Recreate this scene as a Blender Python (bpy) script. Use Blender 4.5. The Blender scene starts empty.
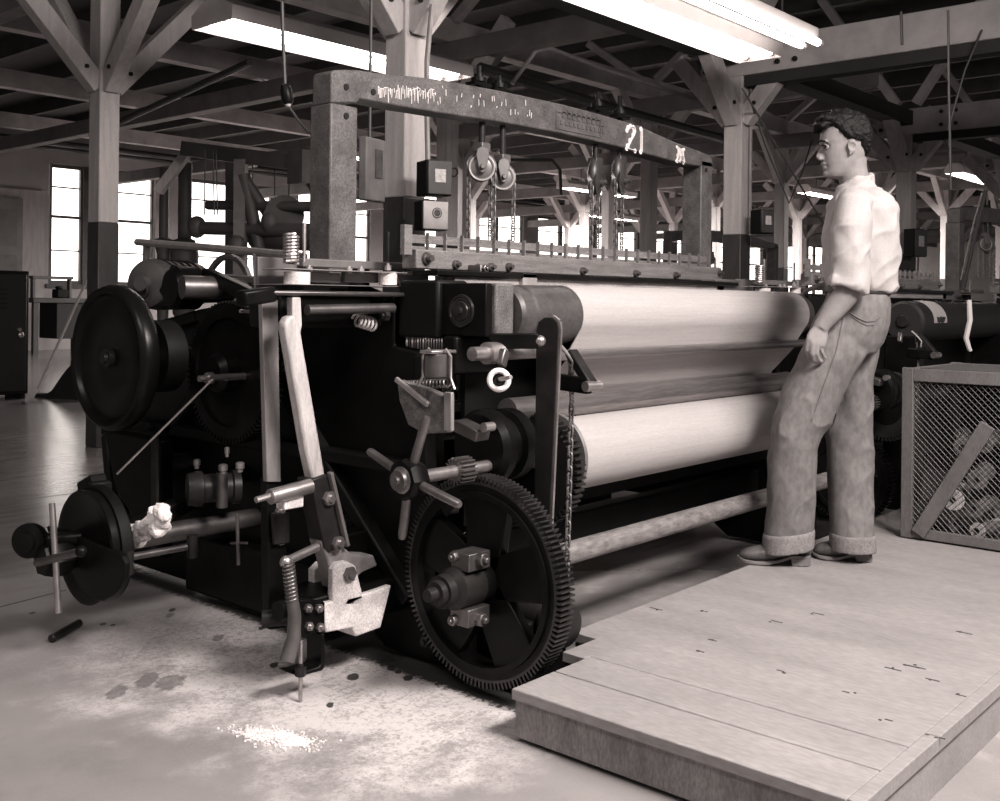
import bpy, bmesh, math, random
from mathutils import Vector as V, Matrix, noise
random.seed(7)
S = bpy.context.scene
COL = S.collection
PI = math.pi
# ------------------------------------------------------------------ camera survey
F, YAW, Y0, ROLL, CX, EYE = 1055.28, 0.722697, 301.14, 0.010698, 495.0, 1.15
FW = V((math.cos(YAW), math.sin(YAW), 0)); RT = V((math.sin(YAW), -math.cos(YAW), 0)); UP = V((0, 0, 1))
O = V((0, 0, EYE))
def _ray(px, py):
    u, v = px - CX, py - Y0
    c, s = math.cos(ROLL), math.sin(ROLL)
    u, v = u*c + v*s, -u*s + v*c
    return FW + RT*(u/F) - UP*(v/F)
def on_x(px, py, x): r = _ray(px, py); return O + r*(x/r.x)          # photo point -> world point on a known plane
def on_y(px, py, y): r = _ray(px, py); return O + r*(y/r.y)
def on_z(px, py, z): r = _ray(px, py); return O + r*((z-EYE)/r.z)
def at_d(px, py, d): return O + _ray(px, py)*d
# ------------------------------------------------------------------ materials
TINT = (1.0, 0.925, 0.915)
MATS = {}
def mat(name, g, rough=0.6, metal=0.0, var=0.0, scale=6.0, bump=0.0, stretch=(1,1,1), spec=0.5, fine=0.0):
    """grey sepia surface; var = blotchy colour variation, fine = small speckle"""
    if name in MATS: return MATS[name]
    m = bpy.data.materials.new(name); m.use_nodes = True; MATS[name] = m
    nt = m.node_tree; b = nt.nodes['Principled BSDF']
    b.inputs['Roughness'].default_value = rough; b.inputs['Metallic'].default_value = metal
    b.inputs['Specular IOR Level'].default_value = spec
    col = tuple(g*t for t in TINT)
    b.inputs['Base Color'].default_value = (*col, 1)
    if var or bump or fine:
        tc = nt.nodes.new('ShaderNodeTexCoord'); mp = nt.nodes.new('ShaderNodeMapping'); mp.inputs['Scale'].default_value = stretch
        nt.links.new(tc.outputs['Object'], mp.inputs['Vector'])
        n = nt.nodes.new('ShaderNodeTexNoise'); n.inputs['Scale'].default_value = scale; n.inputs['Detail'].default_value = 8; n.inputs['Roughness'].default_value = .62
        nt.links.new(mp.outputs[0], n.inputs['Vector'])
        r = nt.nodes.new('ShaderNodeValToRGB')
        r.color_ramp.elements[0].position = .3; r.color_ramp.elements[1].position = .7
        r.color_ramp.elements[0].color = (*[c*(1-var) for c in col], 1); r.color_ramp.elements[1].color = (*[min(1, c*(1+var)) for c in col], 1)
        nt.links.new(n.outputs['Fac'], r.inputs['Fac']); last = r.outputs['Color']
        if fine:
            n2 = nt.nodes.new('ShaderNodeTexNoise'); n2.inputs['Scale'].default_value = scale*14; n2.inputs['Detail'].default_value = 4
            nt.links.new(mp.outputs[0], n2.inputs['Vector'])
            r2 = nt.nodes.new('ShaderNodeValToRGB'); r2.color_ramp.elements[0].position = .35; r2.color_ramp.elements[1].position = .65
            r2.color_ramp.elements[0].color = (1-fine,)*3 + (1,); r2.color_ramp.elements[1].color = (1+fine,)*3 + (1,)
            nt.links.new(n2.outputs['Fac'], r2.inputs['Fac'])
            mx = nt.nodes.new('ShaderNodeMix'); mx.data_type = 'RGBA'; mx.blend_type = 'MULTIPLY'; mx.inputs['Factor'].default_value = 1
            nt.links.new(last, mx.inputs['A']); nt.links.new(r2.outputs['Color'], mx.inputs['B']); last = mx.outputs['Result']
        nt.links.new(last, b.inputs['Base Color'])
        if bump:
            bp = nt.nodes.new('ShaderNodeBump'); bp.inputs['Strength'].default_value = bump; bp.inputs['Distance'].default_value = .01
            nt.links.new(n.outputs['Fac'], bp.inputs['Height']); nt.links.new(bp.outputs[0], b.inputs['Normal'])
    return m
def glow(name, g, strength):
    if name in MATS: return MATS[name]
    m = bpy.data.materials.new(name); m.use_nodes = True; MATS[name] = m
    b = m.node_tree.nodes['Principled BSDF']
    b.inputs['Base Color'].default_value = (g*.98, g*.92, g*.88, 1); b.inputs['Roughness'].default_value = .4
    b.inputs['Emission Color'].default_value = (1, .915, .86, 1); b.inputs['Emission Strength'].default_value = strength
    return m
IRON = mat('black_iron', .005, .36, 0, .5, 9, .15, spec=.12)
IRON2 = mat('black_iron_dull', .004, .55, 0, .5, 7, .2, spec=.2)
IRONG = mat('grey_black_iron', .018, .4, 0, .4, 12, .2, spec=.2)
STEEL = mat('worn_steel', .42, .36, .85, .3, 14, .1)
STEELD = mat('dark_steel', .16, .38, .8, .35, 14, .1)
ROLLER = mat('brushed_roller_steel', .30, .34, .8, .25, 9, .05, (1, 14, 14))
PIPE = mat('scuffed_pipe', .30, .45, .55, .45, 18, .2, (1, 3, 3), fine=.25)
PAINTG = mat('grey_machine_paint', .115, .5, 0, .25, 10, .2, spec=.45)
ARCHM = mat('worn_grey_arch_paint', .085, .52, 0, .4, 13, .35, spec=.4, fine=.3)
RAILM = mat('grey_rail_wood', .15, .55, 0, .35, 14, .2, (.4, 4, 4), fine=.35)
WOODL = mat('pale_hickory', .43, .5, 0, .28, 7, .15, (6, 6, 1), fine=.12)
WHITEP = mat('pale_casting', .66, .55, 0, .3, 12, .2, fine=.2)
LIGHTM = mat('bright_bar_steel', .30, .42, .3, .2, 8, .1, (3, 3, 1))
CHALK = mat('white_chalk_paint', .85, .8, 0, .1, 30)
POSTM = mat('whitewashed_timber', .42, .75, 0, .16, 5, .15, (5, 5, .5), fine=.08)
POSTD = mat('dark_painted_timber', .035, .5, 0, .35, 5, .2, (3, 3, 1))
BEAMM = mat('whitewashed_beam', .36, .8, 0, .25, 3, .15)
DECKM = mat('dark_roof_boards', .045, .9, 0, .3, 2, .2, (1, 8, 1))
# ------------------------------------------------------------------ mesh building
def frame(axis):
    a = V(axis).normalized()
    u = UP.cross(a) if abs(a.z) < .95 else V((1, 0, 0)).cross(a)
    u.normalize(); return a, u, a.cross(u)
class MB:
    def __init__(s): s.bm = bmesh.new()
    def box(s, c, d, R=None):
        c = V(c); vs = []
        for i in (-.5, .5):
            for j in (-.5, .5):
                for k in (-.5, .5):
                    o = V((i*d[0], j*d[1], k*d[2]))
                    if R is not None: o = R @ o
                    vs.append(s.bm.verts.new(c+o))
        for f in ((0,1,3,2),(4,6,7,5),(0,4,5,1),(2,3,7,6),(0,2,6,4),(1,5,7,3)): s.bm.faces.new([vs[i] for i in f])
        return s
    def box2(s, lo, hi):
        lo, hi = V(lo), V(hi); return s.box((lo+hi)/2, hi-lo)
    def bar(s, p, q, w, h, up=UP):
        p, q = V(p), V(q); a = (q-p); L = a.length; a.normalize()
        up = V(up)
        if abs(a.dot(up)) > .98: up = V((0, 1, 0)) if abs(a.y) < .9 else V((1, 0, 0))
        sd = up.cross(a).normalized(); u2 = a.cross(sd)
        R = Matrix((a, sd, u2)).transposed()
        return s.box((p+q)/2, (L, w, h), R)
    def rings(s, rings, cap=True, closed=False):
        vr = [[s.bm.verts.new(p) for p in r] for r in rings]
        n = len(vr[0]); m = len(vr)
        for i in range(m if closed else m-1):
            A, B = vr[i], vr[(i+1) % m]
            for j in range(n):
                try: s.bm.faces.new((A[j], A[(j+1) % n], B[(j+1) % n], B[j]))
                except ValueError: pass
        if cap and not closed:
            s.bm.faces.new(vr[0][::-1]); s.bm.faces.new(vr[-1])
        return s
    def cyl(s, p, q, r, r2=None, n=24):
        p, q = V(p), V(q); a, u, v = frame(q-p); r2 = r if r2 is None else r2
        mk = lambda c, rr: [c + u*rr*math.cos(2*PI*i/n) + v*rr*math.sin(2*PI*i/n) for i in range(n)]
        return s.rings([mk(p, r), mk(q, r2)])
    def lathe(s, c, axis, prof, n=40):
        """prof: list of (offset along axis, radius)"""
        c = V(c); a, u, v = frame(axis)
        rs = [[c + a*t + u*max(r, 1e-4)*math.cos(2*PI*i/n) + v*max(r, 1e-4)*math.sin(2*PI*i/n) for i in range(n)] for t, r in prof]
        return s.rings(rs)
    def tube(s, pts, r, n=8, closed=False):
        pts = [V(p) for p in pts]; rings = []; m = len(pts)
        prev = None
        for i, p in enumerate(pts):
            if closed: t = pts[(i+1) % m] - pts[i-1]
            else: t = pts[min(i+1, m-1)] - pts[max(i-1, 0)]
            t.normalize()
            if prev is None: a, u, w = frame(t)
            else:
                u = prev - t*prev.dot(t); u.normalize(); w = t.cross(u)
            prev = u
            rr = r[i] if isinstance(r, (list, tuple)) else r
            rings.append([p + u*rr*math.cos(2*PI*k/n) + w*rr*math.sin(2*PI*k/n) for k in range(n)])
        return s.rings(rings, closed=closed)
    def prism(s, pts, vec):
        vec = V(vec); A = [s.bm.verts.new(V(p)) for p in pts]; B = [s.bm.verts.new(V(p)+vec) for p in pts]; n = len(A)
        s.bm.faces.new(A[::-1]); s.bm.faces.new(B)
        for i in range(n): s.bm.faces.new((A[i], A[(i+1) % n], B[(i+1) % n], B[i]))
        return s
    def torus(s, c, axis, R, r, n=32, k=10, arc=2*PI, start=0):
        c = V(c); a, u, v = frame(axis); full = abs(arc-2*PI) < 1e-6; m = n if full else n+1
        pts = []
        rs = []
        for i in range(m):
            t = start + arc*i/n; d = u*math.cos(t) + v*math.sin(t)
            rs.append([c + d*(R + r*math.cos(2*PI*j/k)) + a*r*math.sin(2*PI*j/k) for j in range(k)])
        return s.rings(rs, closed=full)
    def ball(s, c, r, sc=(1,1,1), n=16, R=None):
        c = V(c); rs = []
        for i in range(n+1):
            t = PI*i/n; z = -math.cos(t); q = max(math.sin(t), .002); ring = []
            for j in range(2*n):
                o = V((q*math.cos(PI*j/n)*sc[0], q*math.sin(PI*j/n)*sc[1], z*sc[2]))*r
                if R is not None: o = R @ o
                ring.append(c+o)
            rs.append(ring)
        return s.rings(rs)
    def annulus(s, c, axis, ri, ro, w, n=48):
        c = V(c); a, u, v = frame(axis)
        rs = []
        for i in range(n):
            d = u*math.cos(2*PI*i/n) + v*math.sin(2*PI*i/n)
            rs.append([c + d*ri - a*w/2, c + d*ro - a*w/2, c + d*ro + a*w/2, c + d*ri + a*w/2])
        return s.rings(rs, closed=True)
    def teeth(s, c, axis, ri, ro, dep, w, n):
        """toothed ring"""
        c = V(c); a, u, v = frame(axis); rs = []
        for i in range(n):
            for fr, rr in ((0, ro-dep), (.22, ro-dep), (.36, ro), (.66, ro), (.8, ro-dep)):
                t = 2*PI*(i+fr)/n; d = u*math.cos(t) + v*math.sin(t)
                rs.append([c + d*ri - a*w/2, c + d*rr - a*w/2, c + d*rr + a*w/2, c + d*ri + a*w/2])
        return s.rings(rs, closed=True)
    def spring(s, p, q, R, r, turns, n=10):
        p, q = V(p), V(q); a, u, v = frame(q-p); N = turns*n
        return s.tube([p + (q-p)*i/N + u*R*math.cos(2*PI*i/n) + v*R*math.sin(2*PI*i/n) for i in range(N+1)], r, 6)
    def bolt(s, c, axis, r=.012, h=.012):
        a = V(axis).normalized(); c = V(c)
        s.cyl(c - a*.004, c + a*h, r, r, 6); s.cyl(c + a*h, c + a*h*1.6, r*.5, r*.45, 8); return s
    def chain(s, p, q, L=.03, r=.0035):
        p, q = V(p), V(q); d = q-p; n = max(2, round(d.length/(L*.72))); a, u, v = frame(d)
        for i in range(n):
            c = p + d*(i+.5)/n; w = u if i % 2 else v
            h = L*.5 - .006; k = 6; pts = []
            for j in range(k+1):
                t = PI*j/k; pts.append(c + a*(h + .008*math.sin(t)) + w*.008*math.cos(t))
            for j in range(k+1):
                t = PI*j/k; pts.append(c - a*(h + .008*math.sin(t)) - w*.008*math.cos(t))
            s.tube(pts, r, 5, closed=True)
        return s
    def build(s, name, m, parent=None, bevel=0, seg=2, smooth=True, loc=None, sharp=35):
        me = bpy.data.meshes.new(name)
        bmesh.ops.recalc_face_normals(s.bm, faces=s.bm.faces)
        base = V((0, 0, 0))
        p = parent
        while p is not None: base += p.location; p = p.parent
        own = V((0, 0, 0))
        if loc is not None: own = V(loc) - base if parent else V(loc)
        if loc is not None and parent is None: base = V((0,0,0))
        off = base + own
        bmesh.ops.translate(s.bm, verts=s.bm.verts, vec=-off)
        s.bm.to_mesh(me); s.bm.free()
        if smooth:
            me.shade_smooth(); me.set_sharp_from_angle(angle=math.radians(sharp))
        me.materials.append(m)
        o = bpy.data.objects.new(name, me); COL.objects.link(o); o.parent = parent; o.location = own
        if bevel:
            b = o.modifiers.new('edge', 'BEVEL'); b.width = bevel; b.segments = seg; b.limit_method = 'ANGLE'; b.angle_limit = .7; b.use_clamp_overlap = True
        return o
def split_build(mb, name, m, parent, **k):
    """every separate piece (pieces that touch count as one) becomes an object of its own"""
    bm = mb.bm; bm.verts.index_update(); seen = set(); isl = []
    for v in bm.verts:
        if v in seen: continue
        st = [v]; grp = []; seen.add(v)
        while st:
            x = st.pop(); grp.append(x)
            for e in x.link_edges:
                y = e.other_vert(x)
                if y not in seen: seen.add(y); st.append(y)
        lo = V([min(q.co[i] for q in grp) for i in range(3)]); hi = V([max(q.co[i] for q in grp) for i in range(3)])
        isl.append([grp, lo, hi])
    merged = []
    for it in isl:
        for o in merged:
            if all(it[1][i] <= o[2][i]+1e-4 and it[2][i] >= o[1][i]-1e-4 for i in range(3)):
                o[0] += it[0]; o[1] = V([min(o[1][i], it[1][i]) for i in range(3)]); o[2] = V([max(o[2][i], it[2][i]) for i in range(3)]); break
        else: merged.append(it)
    out = []
    for grp, lo, hi in merged:
        nb = MB(); mp = {v: nb.bm.verts.new(v.co) for v in grp}; fs = set(f for v in grp for f in v.link_faces)
        for f in fs: nb.bm.faces.new([mp[v] for v in f.verts])
        out.append(nb.build(name, m, parent, **k))
    bm.free(); return out
def thing(name, label, cat, loc, group=None):
    o = bpy.data.objects.new(name, None); COL.objects.link(o); o.location = V(loc); o.empty_display_size = .1
    o['label'] = label; o['category'] = cat; o['kind'] = 'thing'
    if group: o['group'] = group
    return o
def tag(o, label, cat, group=None, kind='thing'):
    o['label'] = label; o['category'] = cat; o['kind'] = kind
    if group: o['group'] = group
    return o
def struct(o): o['kind'] = 'structure'; return o
def copy_thing(root, delta, label, skip=(), group=None):
    r = root.copy(); COL.objects.link(r); r.location = root.location + V(delta); r['label'] = label
    if group: r['group'] = group
    for ch in list(root.children):
        if ch.name.split('.')[0] in skip: continue
        c = ch.copy(); COL.objects.link(c); c.parent = r
        for g in ch.children:
            if g.name.split('.')[0] in skip: continue
            e = g.copy(); COL.objects.link(e); e.parent = c
    return r
# ================================================================== THE ROOM
def N(nt, t, **kw):
    n = nt.nodes.new(t)
    for k, v in kw.items():
        if k in n.inputs: n.inputs[k].default_value = v
        else: setattr(n, k, v)
    return n
def mth(nt, op, a, b=None, clamp=False):
    n = nt.nodes.new('ShaderNodeMath'); n.operation = op; n.use_clamp = clamp
    for i, x in enumerate((a, b)):
        if x is None: continue
        if isinstance(x, (int, float)): n.inputs[i].default_value = x
        else: nt.links.new(x, n.inputs[i])
    return n.outputs[0]
def sstep(nt, x, lo, hi):
    n = nt.nodes.new('ShaderNodeMapRange'); n.interpolation_type = 'SMOOTHSTEP'
    nt.links.new(x, n.inputs['Value']); n.inputs['From Min'].default_value = lo; n.inputs['From Max'].default_value = hi
    return n.outputs['Result']
def mixc(nt, f, a, b):
    n = nt.nodes.new('ShaderNodeMix'); n.data_type = 'RGBA'
    if isinstance(f, (int, float)): n.inputs['Factor'].default_value = f
    else: nt.links.new(f, n.inputs['Factor'])
    for k, x in (('A', a), ('B', b)):
        if isinstance(x, tuple): n.inputs[k].default_value = (*x, 1)
        else: nt.links.new(x, n.inputs[k])
    return n.outputs['Result']
def grey(g): return tuple(g*t for t in TINT)
def floor_material():
    m = bpy.data.materials.new('lint_dusted_concrete'); m.use_nodes = True; nt = m.node_tree; b = nt.nodes['Principled BSDF']
    tc = N(nt, 'ShaderNodeTexCoord'); P = tc.outputs['Object']
    sx = N(nt, 'ShaderNodeSeparateXYZ'); nt.links.new(P, sx.inputs[0]); X, Y = sx.outputs[0], sx.outputs[1]
    def noise_(scale, det=6, rough=.6, vec=None):
        n = N(nt, 'ShaderNodeTexNoise', Scale=scale, Detail=det, Roughness=rough); nt.links.new(vec or P, n.inputs['Vector']); return n.outputs['Fac']
    big, mid, fine, grain = noise_(1.1), noise_(5), noise_(45, 4, .7), noise_(110, 3, .85)
    c = mixc(nt, sstep(nt, big, .3, .7), grey(.185), grey(.27))
    c = mixc(nt, mth(nt, 'MULTIPLY', sstep(nt, mid, .48, .75), .5), c, grey(.15))
    c = mixc(nt, mth(nt, 'MULTIPLY', sstep(nt, grain, .45, .7), .22), c, grey(.34))
    # scrubbed long streaks of the board floor across the room
    mp = N(nt, 'ShaderNodeMapping'); mp.inputs['Scale'].default_value = (.5, 5, 1); mp.inputs['Rotation'].default_value = (0, 0, -.75); nt.links.new(P, mp.inputs['Vector'])
    st = noise_(2.2, 6, .6, mp.outputs[0])
    far = sstep(nt, mth(nt, 'ADD', X, Y), 5.6, 6.6)
    c = mixc(nt, mth(nt, 'MULTIPLY', far, sstep(nt, st, .45, .62)), c, grey(.19))
    # cotton lint blown out along the loom
    wob = mth(nt, 'MULTIPLY', mth(nt, 'SUBTRACT', mid, .5), .9)
    wob2 = mth(nt, 'MULTIPLY', mth(nt, 'SUBTRACT', big, .5), 1.1)
    xx = mth(nt, 'ADD', mth(nt, 'ADD', X, wob), wob2); yy = mth(nt, 'ADD', Y, wob)
    zone = mth(nt, 'MULTIPLY', sstep(nt, xx, 1.42, 1.95), mth(nt, 'MULTIPLY', sstep(nt, yy, 1.55, 2.0), sstep(nt, yy, 3.7, 2.9)))
    zone = mth(nt, 'MULTIPLY', zone, sstep(nt, xx, 3.2, 2.6))
    zone2 = mth(nt, 'MULTIPLY', mth(nt, 'MULTIPLY', sstep(nt, X, 2.6, 3.0), sstep(nt, xx, 4.6, 3.8)), mth(nt, 'MULTIPLY', sstep(nt, Y, 2.75, 2.5), sstep(nt, mid, .5, .75)))
    lint = mth(nt, 'MULTIPLY', zone, sstep(nt, mth(nt, 'ADD', mth(nt, 'MULTIPLY', fine, .55), mth(nt, 'ADD', mth(nt, 'MULTIPLY', grain, .5), mth(nt, 'MULTIPLY', mid, .45))), .60, .84))
    lint = mth(nt, 'ADD', lint, mth(nt, 'MULTIPLY', zone, .22), True)
    lint = mth(nt, 'MAXIMUM', lint, mth(nt, 'MULTIPLY', zone2, .5))
    c = mixc(nt, lint, c, grey(.56))
    # oil drips
    spots = None
    for px, py, r, k in ((353, 677, .022, 1.6), (274, 665, .016, 1.8), (262, 628, .014, 1.8), (147, 680, .035, 2.2), (117, 692, .031, 2.2), (170, 682, .05, 1.5), (103, 624, .012, 1.5), (113, 625, .010, 1.5), (170, 615, .016, 2.2), (172, 610, .014, 2), (218, 638, .02, 2.2), (408, 678, .018, 1.6), (391, 668, .014, 2), (32, 613, .012, 1.5), (330, 705, .012, 2), (398, 672, .012, 1.5)):
        q = on_z(px, py, 0)
        sc = N(nt, 'ShaderNodeMapping'); sc.inputs['Location'].default_value = (-q.x, -q.y, 0); nt.links.new(P, sc.inputs['Vector'])
        rt = N(nt, 'ShaderNodeVectorRotate'); rt.rotation_type = 'Z_AXIS'; rt.inputs['Angle'].default_value = .82; nt.links.new(sc.outputs[0], rt.inputs['Vector'])
        ml = N(nt, 'ShaderNodeVectorMath'); ml.operation = 'MULTIPLY'; ml.inputs[1].default_value = (1, 1/k, 1); nt.links.new(rt.outputs[0], ml.inputs[0])
        ln = N(nt, 'ShaderNodeVectorMath'); ln.operation = 'LENGTH'; nt.links.new(ml.outputs[0], ln.inputs[0])
        d = mth(nt, 'ADD', ln.outputs['Value'], mth(nt, 'MULTIPLY', mth(nt, 'SUBTRACT', fine, .5), r*.9))
        sp = sstep(nt, d, r, r*.72)
        if k >= 2.2 or r > .03: sp = mth(nt, 'MULTIPLY', sp, .55)
        spots = sp if spots is None else mth(nt, 'MAXIMUM', spots, sp)
    c = mixc(nt, spots, c, grey(.045))
    # near-black strip with a ragged edge under the near end of the machine
    dark_strip = mth(nt, 'MULTIPLY', sstep(nt, mth(nt, 'ADD', X, mth(nt, 'MULTIPLY', mth(nt, 'SUBTRACT', fine, .5), .12)), 2.24, 2.275), mth(nt, 'MULTIPLY', sstep(nt, mth(nt, 'ADD', X, wob), 3.3, 2.7), sstep(nt, Y, 4.6, 4.3)))
    dark_strip = mth(nt, 'MULTIPLY', dark_strip, sstep(nt, Y, 1.7, 1.75))
    c = mixc(nt, mth(nt, 'MULTIPLY', dark_strip, .96), c, grey(.008))
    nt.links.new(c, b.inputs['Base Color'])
    ro = mth(nt, 'ADD', .2, mth(nt, 'MULTIPLY', lint, .5)); ro = mth(nt, 'ADD', ro, mth(nt, 'MULTIPLY', mth(nt, 'SUBTRACT', 1, far), .42))
    nt.links.new(ro, b.inputs['Roughness'])
    b.inputs['Specular IOR Level'].default_value = .4
    bp = N(nt, 'ShaderNodeBump', Strength=.25, Distance=.006); nt.links.new(mth(nt, 'ADD', mth(nt, 'MULTIPLY', lint, grain), mth(nt, 'MULTIPLY', mth(nt, 'MULTIPLY', st, far), 1.0)), bp.inputs['Height']); nt.links.new(bp.outputs[0], b.inputs['Normal'])
    return m
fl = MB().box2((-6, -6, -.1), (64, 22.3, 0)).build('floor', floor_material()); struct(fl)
# saw cut floor joints far left
jm = mat('floor_joint_dirt', .05, .9)
# ---- window wall
WY = 22.3; SILL, HEAD, TOPZ = 1.42, 4.03, 4.95
WALLM = mat('drab_plaster', .3, .85, 0, .2, .8, .1); TRIMM = mat('window_wood', .07, .7, 0, .3, 3)
PANEM = glow('sunlit_frosted_glass', .8, 3.2)
wins = []; x = 10.7
while x < 60: wins.append((x, x+2.55)); x += 3.35
w = MB(); w.box2((-6, WY, 0), (64, WY+.3, SILL)); w.box2((-6, WY, HEAD), (64, WY+.3, TOPZ)); x = -6
for a, b in wins + [(64, 64)]:
    w.box2((x, WY, SILL), (a, WY+.3, HEAD)); x = b
struct(w.build('wall_back', WALLM, smooth=False))
for i, (a, b) in enumerate(wins):
    root = MB().box2((a-.06, WY-.05, SILL-.09), (b+.06, WY-.0, SILL-.0)).build('window_%d' % (i+1), TRIMM, smooth=False); struct(root)
    fr = MB(); sashes = [(10.74, 11.48), (11.72, 13.22)] if i == 0 else [(a, a+1.24), (a+1.31, b)]
    for k, (x0, x1) in enumerate(sashes):
        fr.box2((x0, WY+.04, SILL), (x0+.05, WY+.12, HEAD)); fr.box2((x1-.05, WY+.04, SILL), (x1, WY+.12, HEAD))
        for z, t in ((SILL, .08), (SILL+.72, .03), (SILL+1.44, .06), (SILL+2.1, .03), (HEAD-.08, .08)): fr.box2((x0+.05, WY+.05, z), (x1-.05, WY+.11, z+t))
    fr.box2((sashes[0][1], WY+.0, SILL), (sashes[1][0], WY+.2, HEAD))
    fr.build('sash', TRIMM, root, smooth=False)
    MB().box2((a, WY+.14, SILL), (b, WY+.15, HEAD)).build('glass', PANEM, root, smooth=False)
struct(MB().box2((60, -6, 0), (60.2, WY, TOPZ)).build('wall_right', WALLM, smooth=False))
# pale lining boards left of the windows, door
lin = mat('pale_wall_boards', .34, .8, 0, .15, 2, .1, (8, 1, 1))
struct(MB().box2((9.0, WY-.12, 0), (10.55, WY, 3.4)).build('wall_left', lin, smooth=False))
dr = MB().box2((9.05, WY-.2, .02), (10.05, WY-.12, 3.2)).build('door_1', mat('drab_door', .17, .7, 0, .2, 3)); struct(dr)
for k in range(3): MB().box2((9.17, WY-.215, .3+k*.95), (9.93, WY-.2, 1.05+k*.95)).build('panel', mat('drab_door_panel', .14, .7, 0, .2, 3), dr, .01)
MB().ball((9.95, WY-.24, 1.4), .05).build('door_knob', IRONG, dr)
# pipes on the wall
PIPEB = mat('black_pipe', .03, .5, 0, .3, 5)
for i, (z, r, y) in enumerate(((4.42, .07, WY-.35), (3.78+.55, .05, WY-.2))):
    struct(MB().cyl((6, y, z), (60, y, z), r, n=12).build('trim_%d' % (i+1), PIPEB))
# ---- roof
struct(MB().box2((-6, -6, 4.95), (64, 22.6, 5.1)).build('ceiling', DECKM, smooth=False))
raf = MB()
for i in range(40): raf.box2((-2+1.27*i, -5, 4.68), (-1.92+1.27*i, WY, 4.95))
struct(raf.build('trim_3', mat('dark_rafters', .055, .9, 0, .25, 3), smooth=False))
ROWS = [4.3, 7.65, 11.0, 14.35, 17.7]; COLS = [4.1+3.8*i for i in range(-1, 11)]
ROWZ = {4.3: 3.12, 7.65: 3.82, 11.0: 3.9, 14.35: 3.95, 17.7: 3.95}
GIRD = mat('dark_girder', .02, .8, 0, .3, 3)  # dark girder tone, also used for the painted shade under the beams
for y in ROWS:
    if y == 4.3: struct(MB().box2((-3, y-.10, 3.12), (52, y+.10, 3.27)).build('roof_girder', GIRD, smooth=False))
    else: struct(MB().box2((-3, y-.09, ROWZ[y]), (52, y+.09, ROWZ[y]+.24)).build('roof_girder', BEAMM, smooth=False))
for i, x in enumerate(COLS):
    z0 = 3.30 if x > 5 else 3.62
    zz = (3.02 if x > 5 else 3.62)
    g = MB().box2((x-.09, -5, zz), (x+.09, 4.6, zz+.28)).build('roof_girder', BEAMM, bevel=.01, smooth=False); struct(g)
    if x > 5: MB().box2((x-.07, -5, zz-.09), (x+.07, 4.2, zz-.002)).build('shaded_underside', GIRD, g, smooth=False)  # dark box painting the shade on the beam's underside
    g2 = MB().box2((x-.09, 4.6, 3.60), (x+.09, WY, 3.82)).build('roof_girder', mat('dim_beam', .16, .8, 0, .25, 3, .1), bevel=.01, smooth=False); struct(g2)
    bl = MB()
    for dy in (-.55, -.4, .15, .25):
        for z in (zz+.07, zz+.21): bl.bolt((x-.09, 4.3+dy, z), (-1, 0, 0), .022, .02)
    split_build(bl, 'bolt', IRONG, g)
    for y in ROWS[:2]:
        for sg in (1, -1): MB().bar((x, y+.1*sg, ROWZ[y]+.24), (x, y+1.0*sg, 4.7), .09, .09).build('strut', BEAMM, g if y < 5 else g2, smooth=False)
# ---- posts
def shown(x, y, lo=-60, hi=1010):
    d = x*FW.x + y*FW.y; u = CX + F*(x*RT.x + y*RT.y)/d
    return d > 1 and lo < u < hi, d
LBL = {(0, 1): 'whitewashed timber post with dark painted foot behind the big flywheel',
       (0, 0): 'whitewashed timber post carrying the switch boxes behind the loom arch',
       (1, 0): 'whitewashed timber post with conduit to the right of the loom arch',
       (1, 1): 'timber post seen between the left pair of hanging pulleys',
       (2, 1): 'timber post seen through the right half of the loom arch',
       (3, 1): 'timber post with long brace between the conduit post and the man',
       (2, 0): "timber post with switch box just behind the man's back",
       (5, 1): 'distant timber post far right beyond the next loom'}
SZ = .165; PZ = 1.72
for i, x in enumerate(COLS[1:]):
    for j, y in enumerate(ROWS):
        ok, d = shown(x, y)
        u_ = CX + F*(x*RT.x + y*RT.y)/d
        if not ok or d > 34 or (u_ < 432 and j >= 2): continue
        BZ0 = ROWZ[y] + 0; BZ1 = BZ0 + .24; kz = (2.66 if j == 0 else 2.76 if (i, j) == (0, 1) else BZ0-.72)
        lab = LBL.get((i, j)); grp = 'whitewashed timber posts of the weave room'
        if not lab: lab = 'far timber post among the background looms, dark painted below'; 
        p = thing('timber_post', lab, 'post', (x, y, 0), grp)
        h = SZ/2
        MB().box2((x-h, y-h, PZ), (x+h, y+h, BZ0)).build('shaft', POSTM, p, .008)
        MB().box2((x-h-.003, y-h-.003, 0), (x+h+.003, y+h+.003, PZ)).build('painted_foot', POSTD, p, .008)
        for sx, sy in ((1, 0), (-1, 0), (0, 1), (0, -1)):
            MB().bar((x+sx*.06, y+sy*.06, kz), (x+sx*(BZ0+.1-kz), y+sy*(BZ0+.1-kz), BZ0+.12), .12, .14).build('knee_brace', POSTM, p, .006)
            if d < 12:
                MB().bolt((x+sx*.18-sy*0-(.062 if sy else 0), y+sy*.18-(.062 if sx else 0), kz+.13), (-1 if sy else 0, -1 if sx else 0, 0), .018, .012).build('bolt', IRONG, p)
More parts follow.
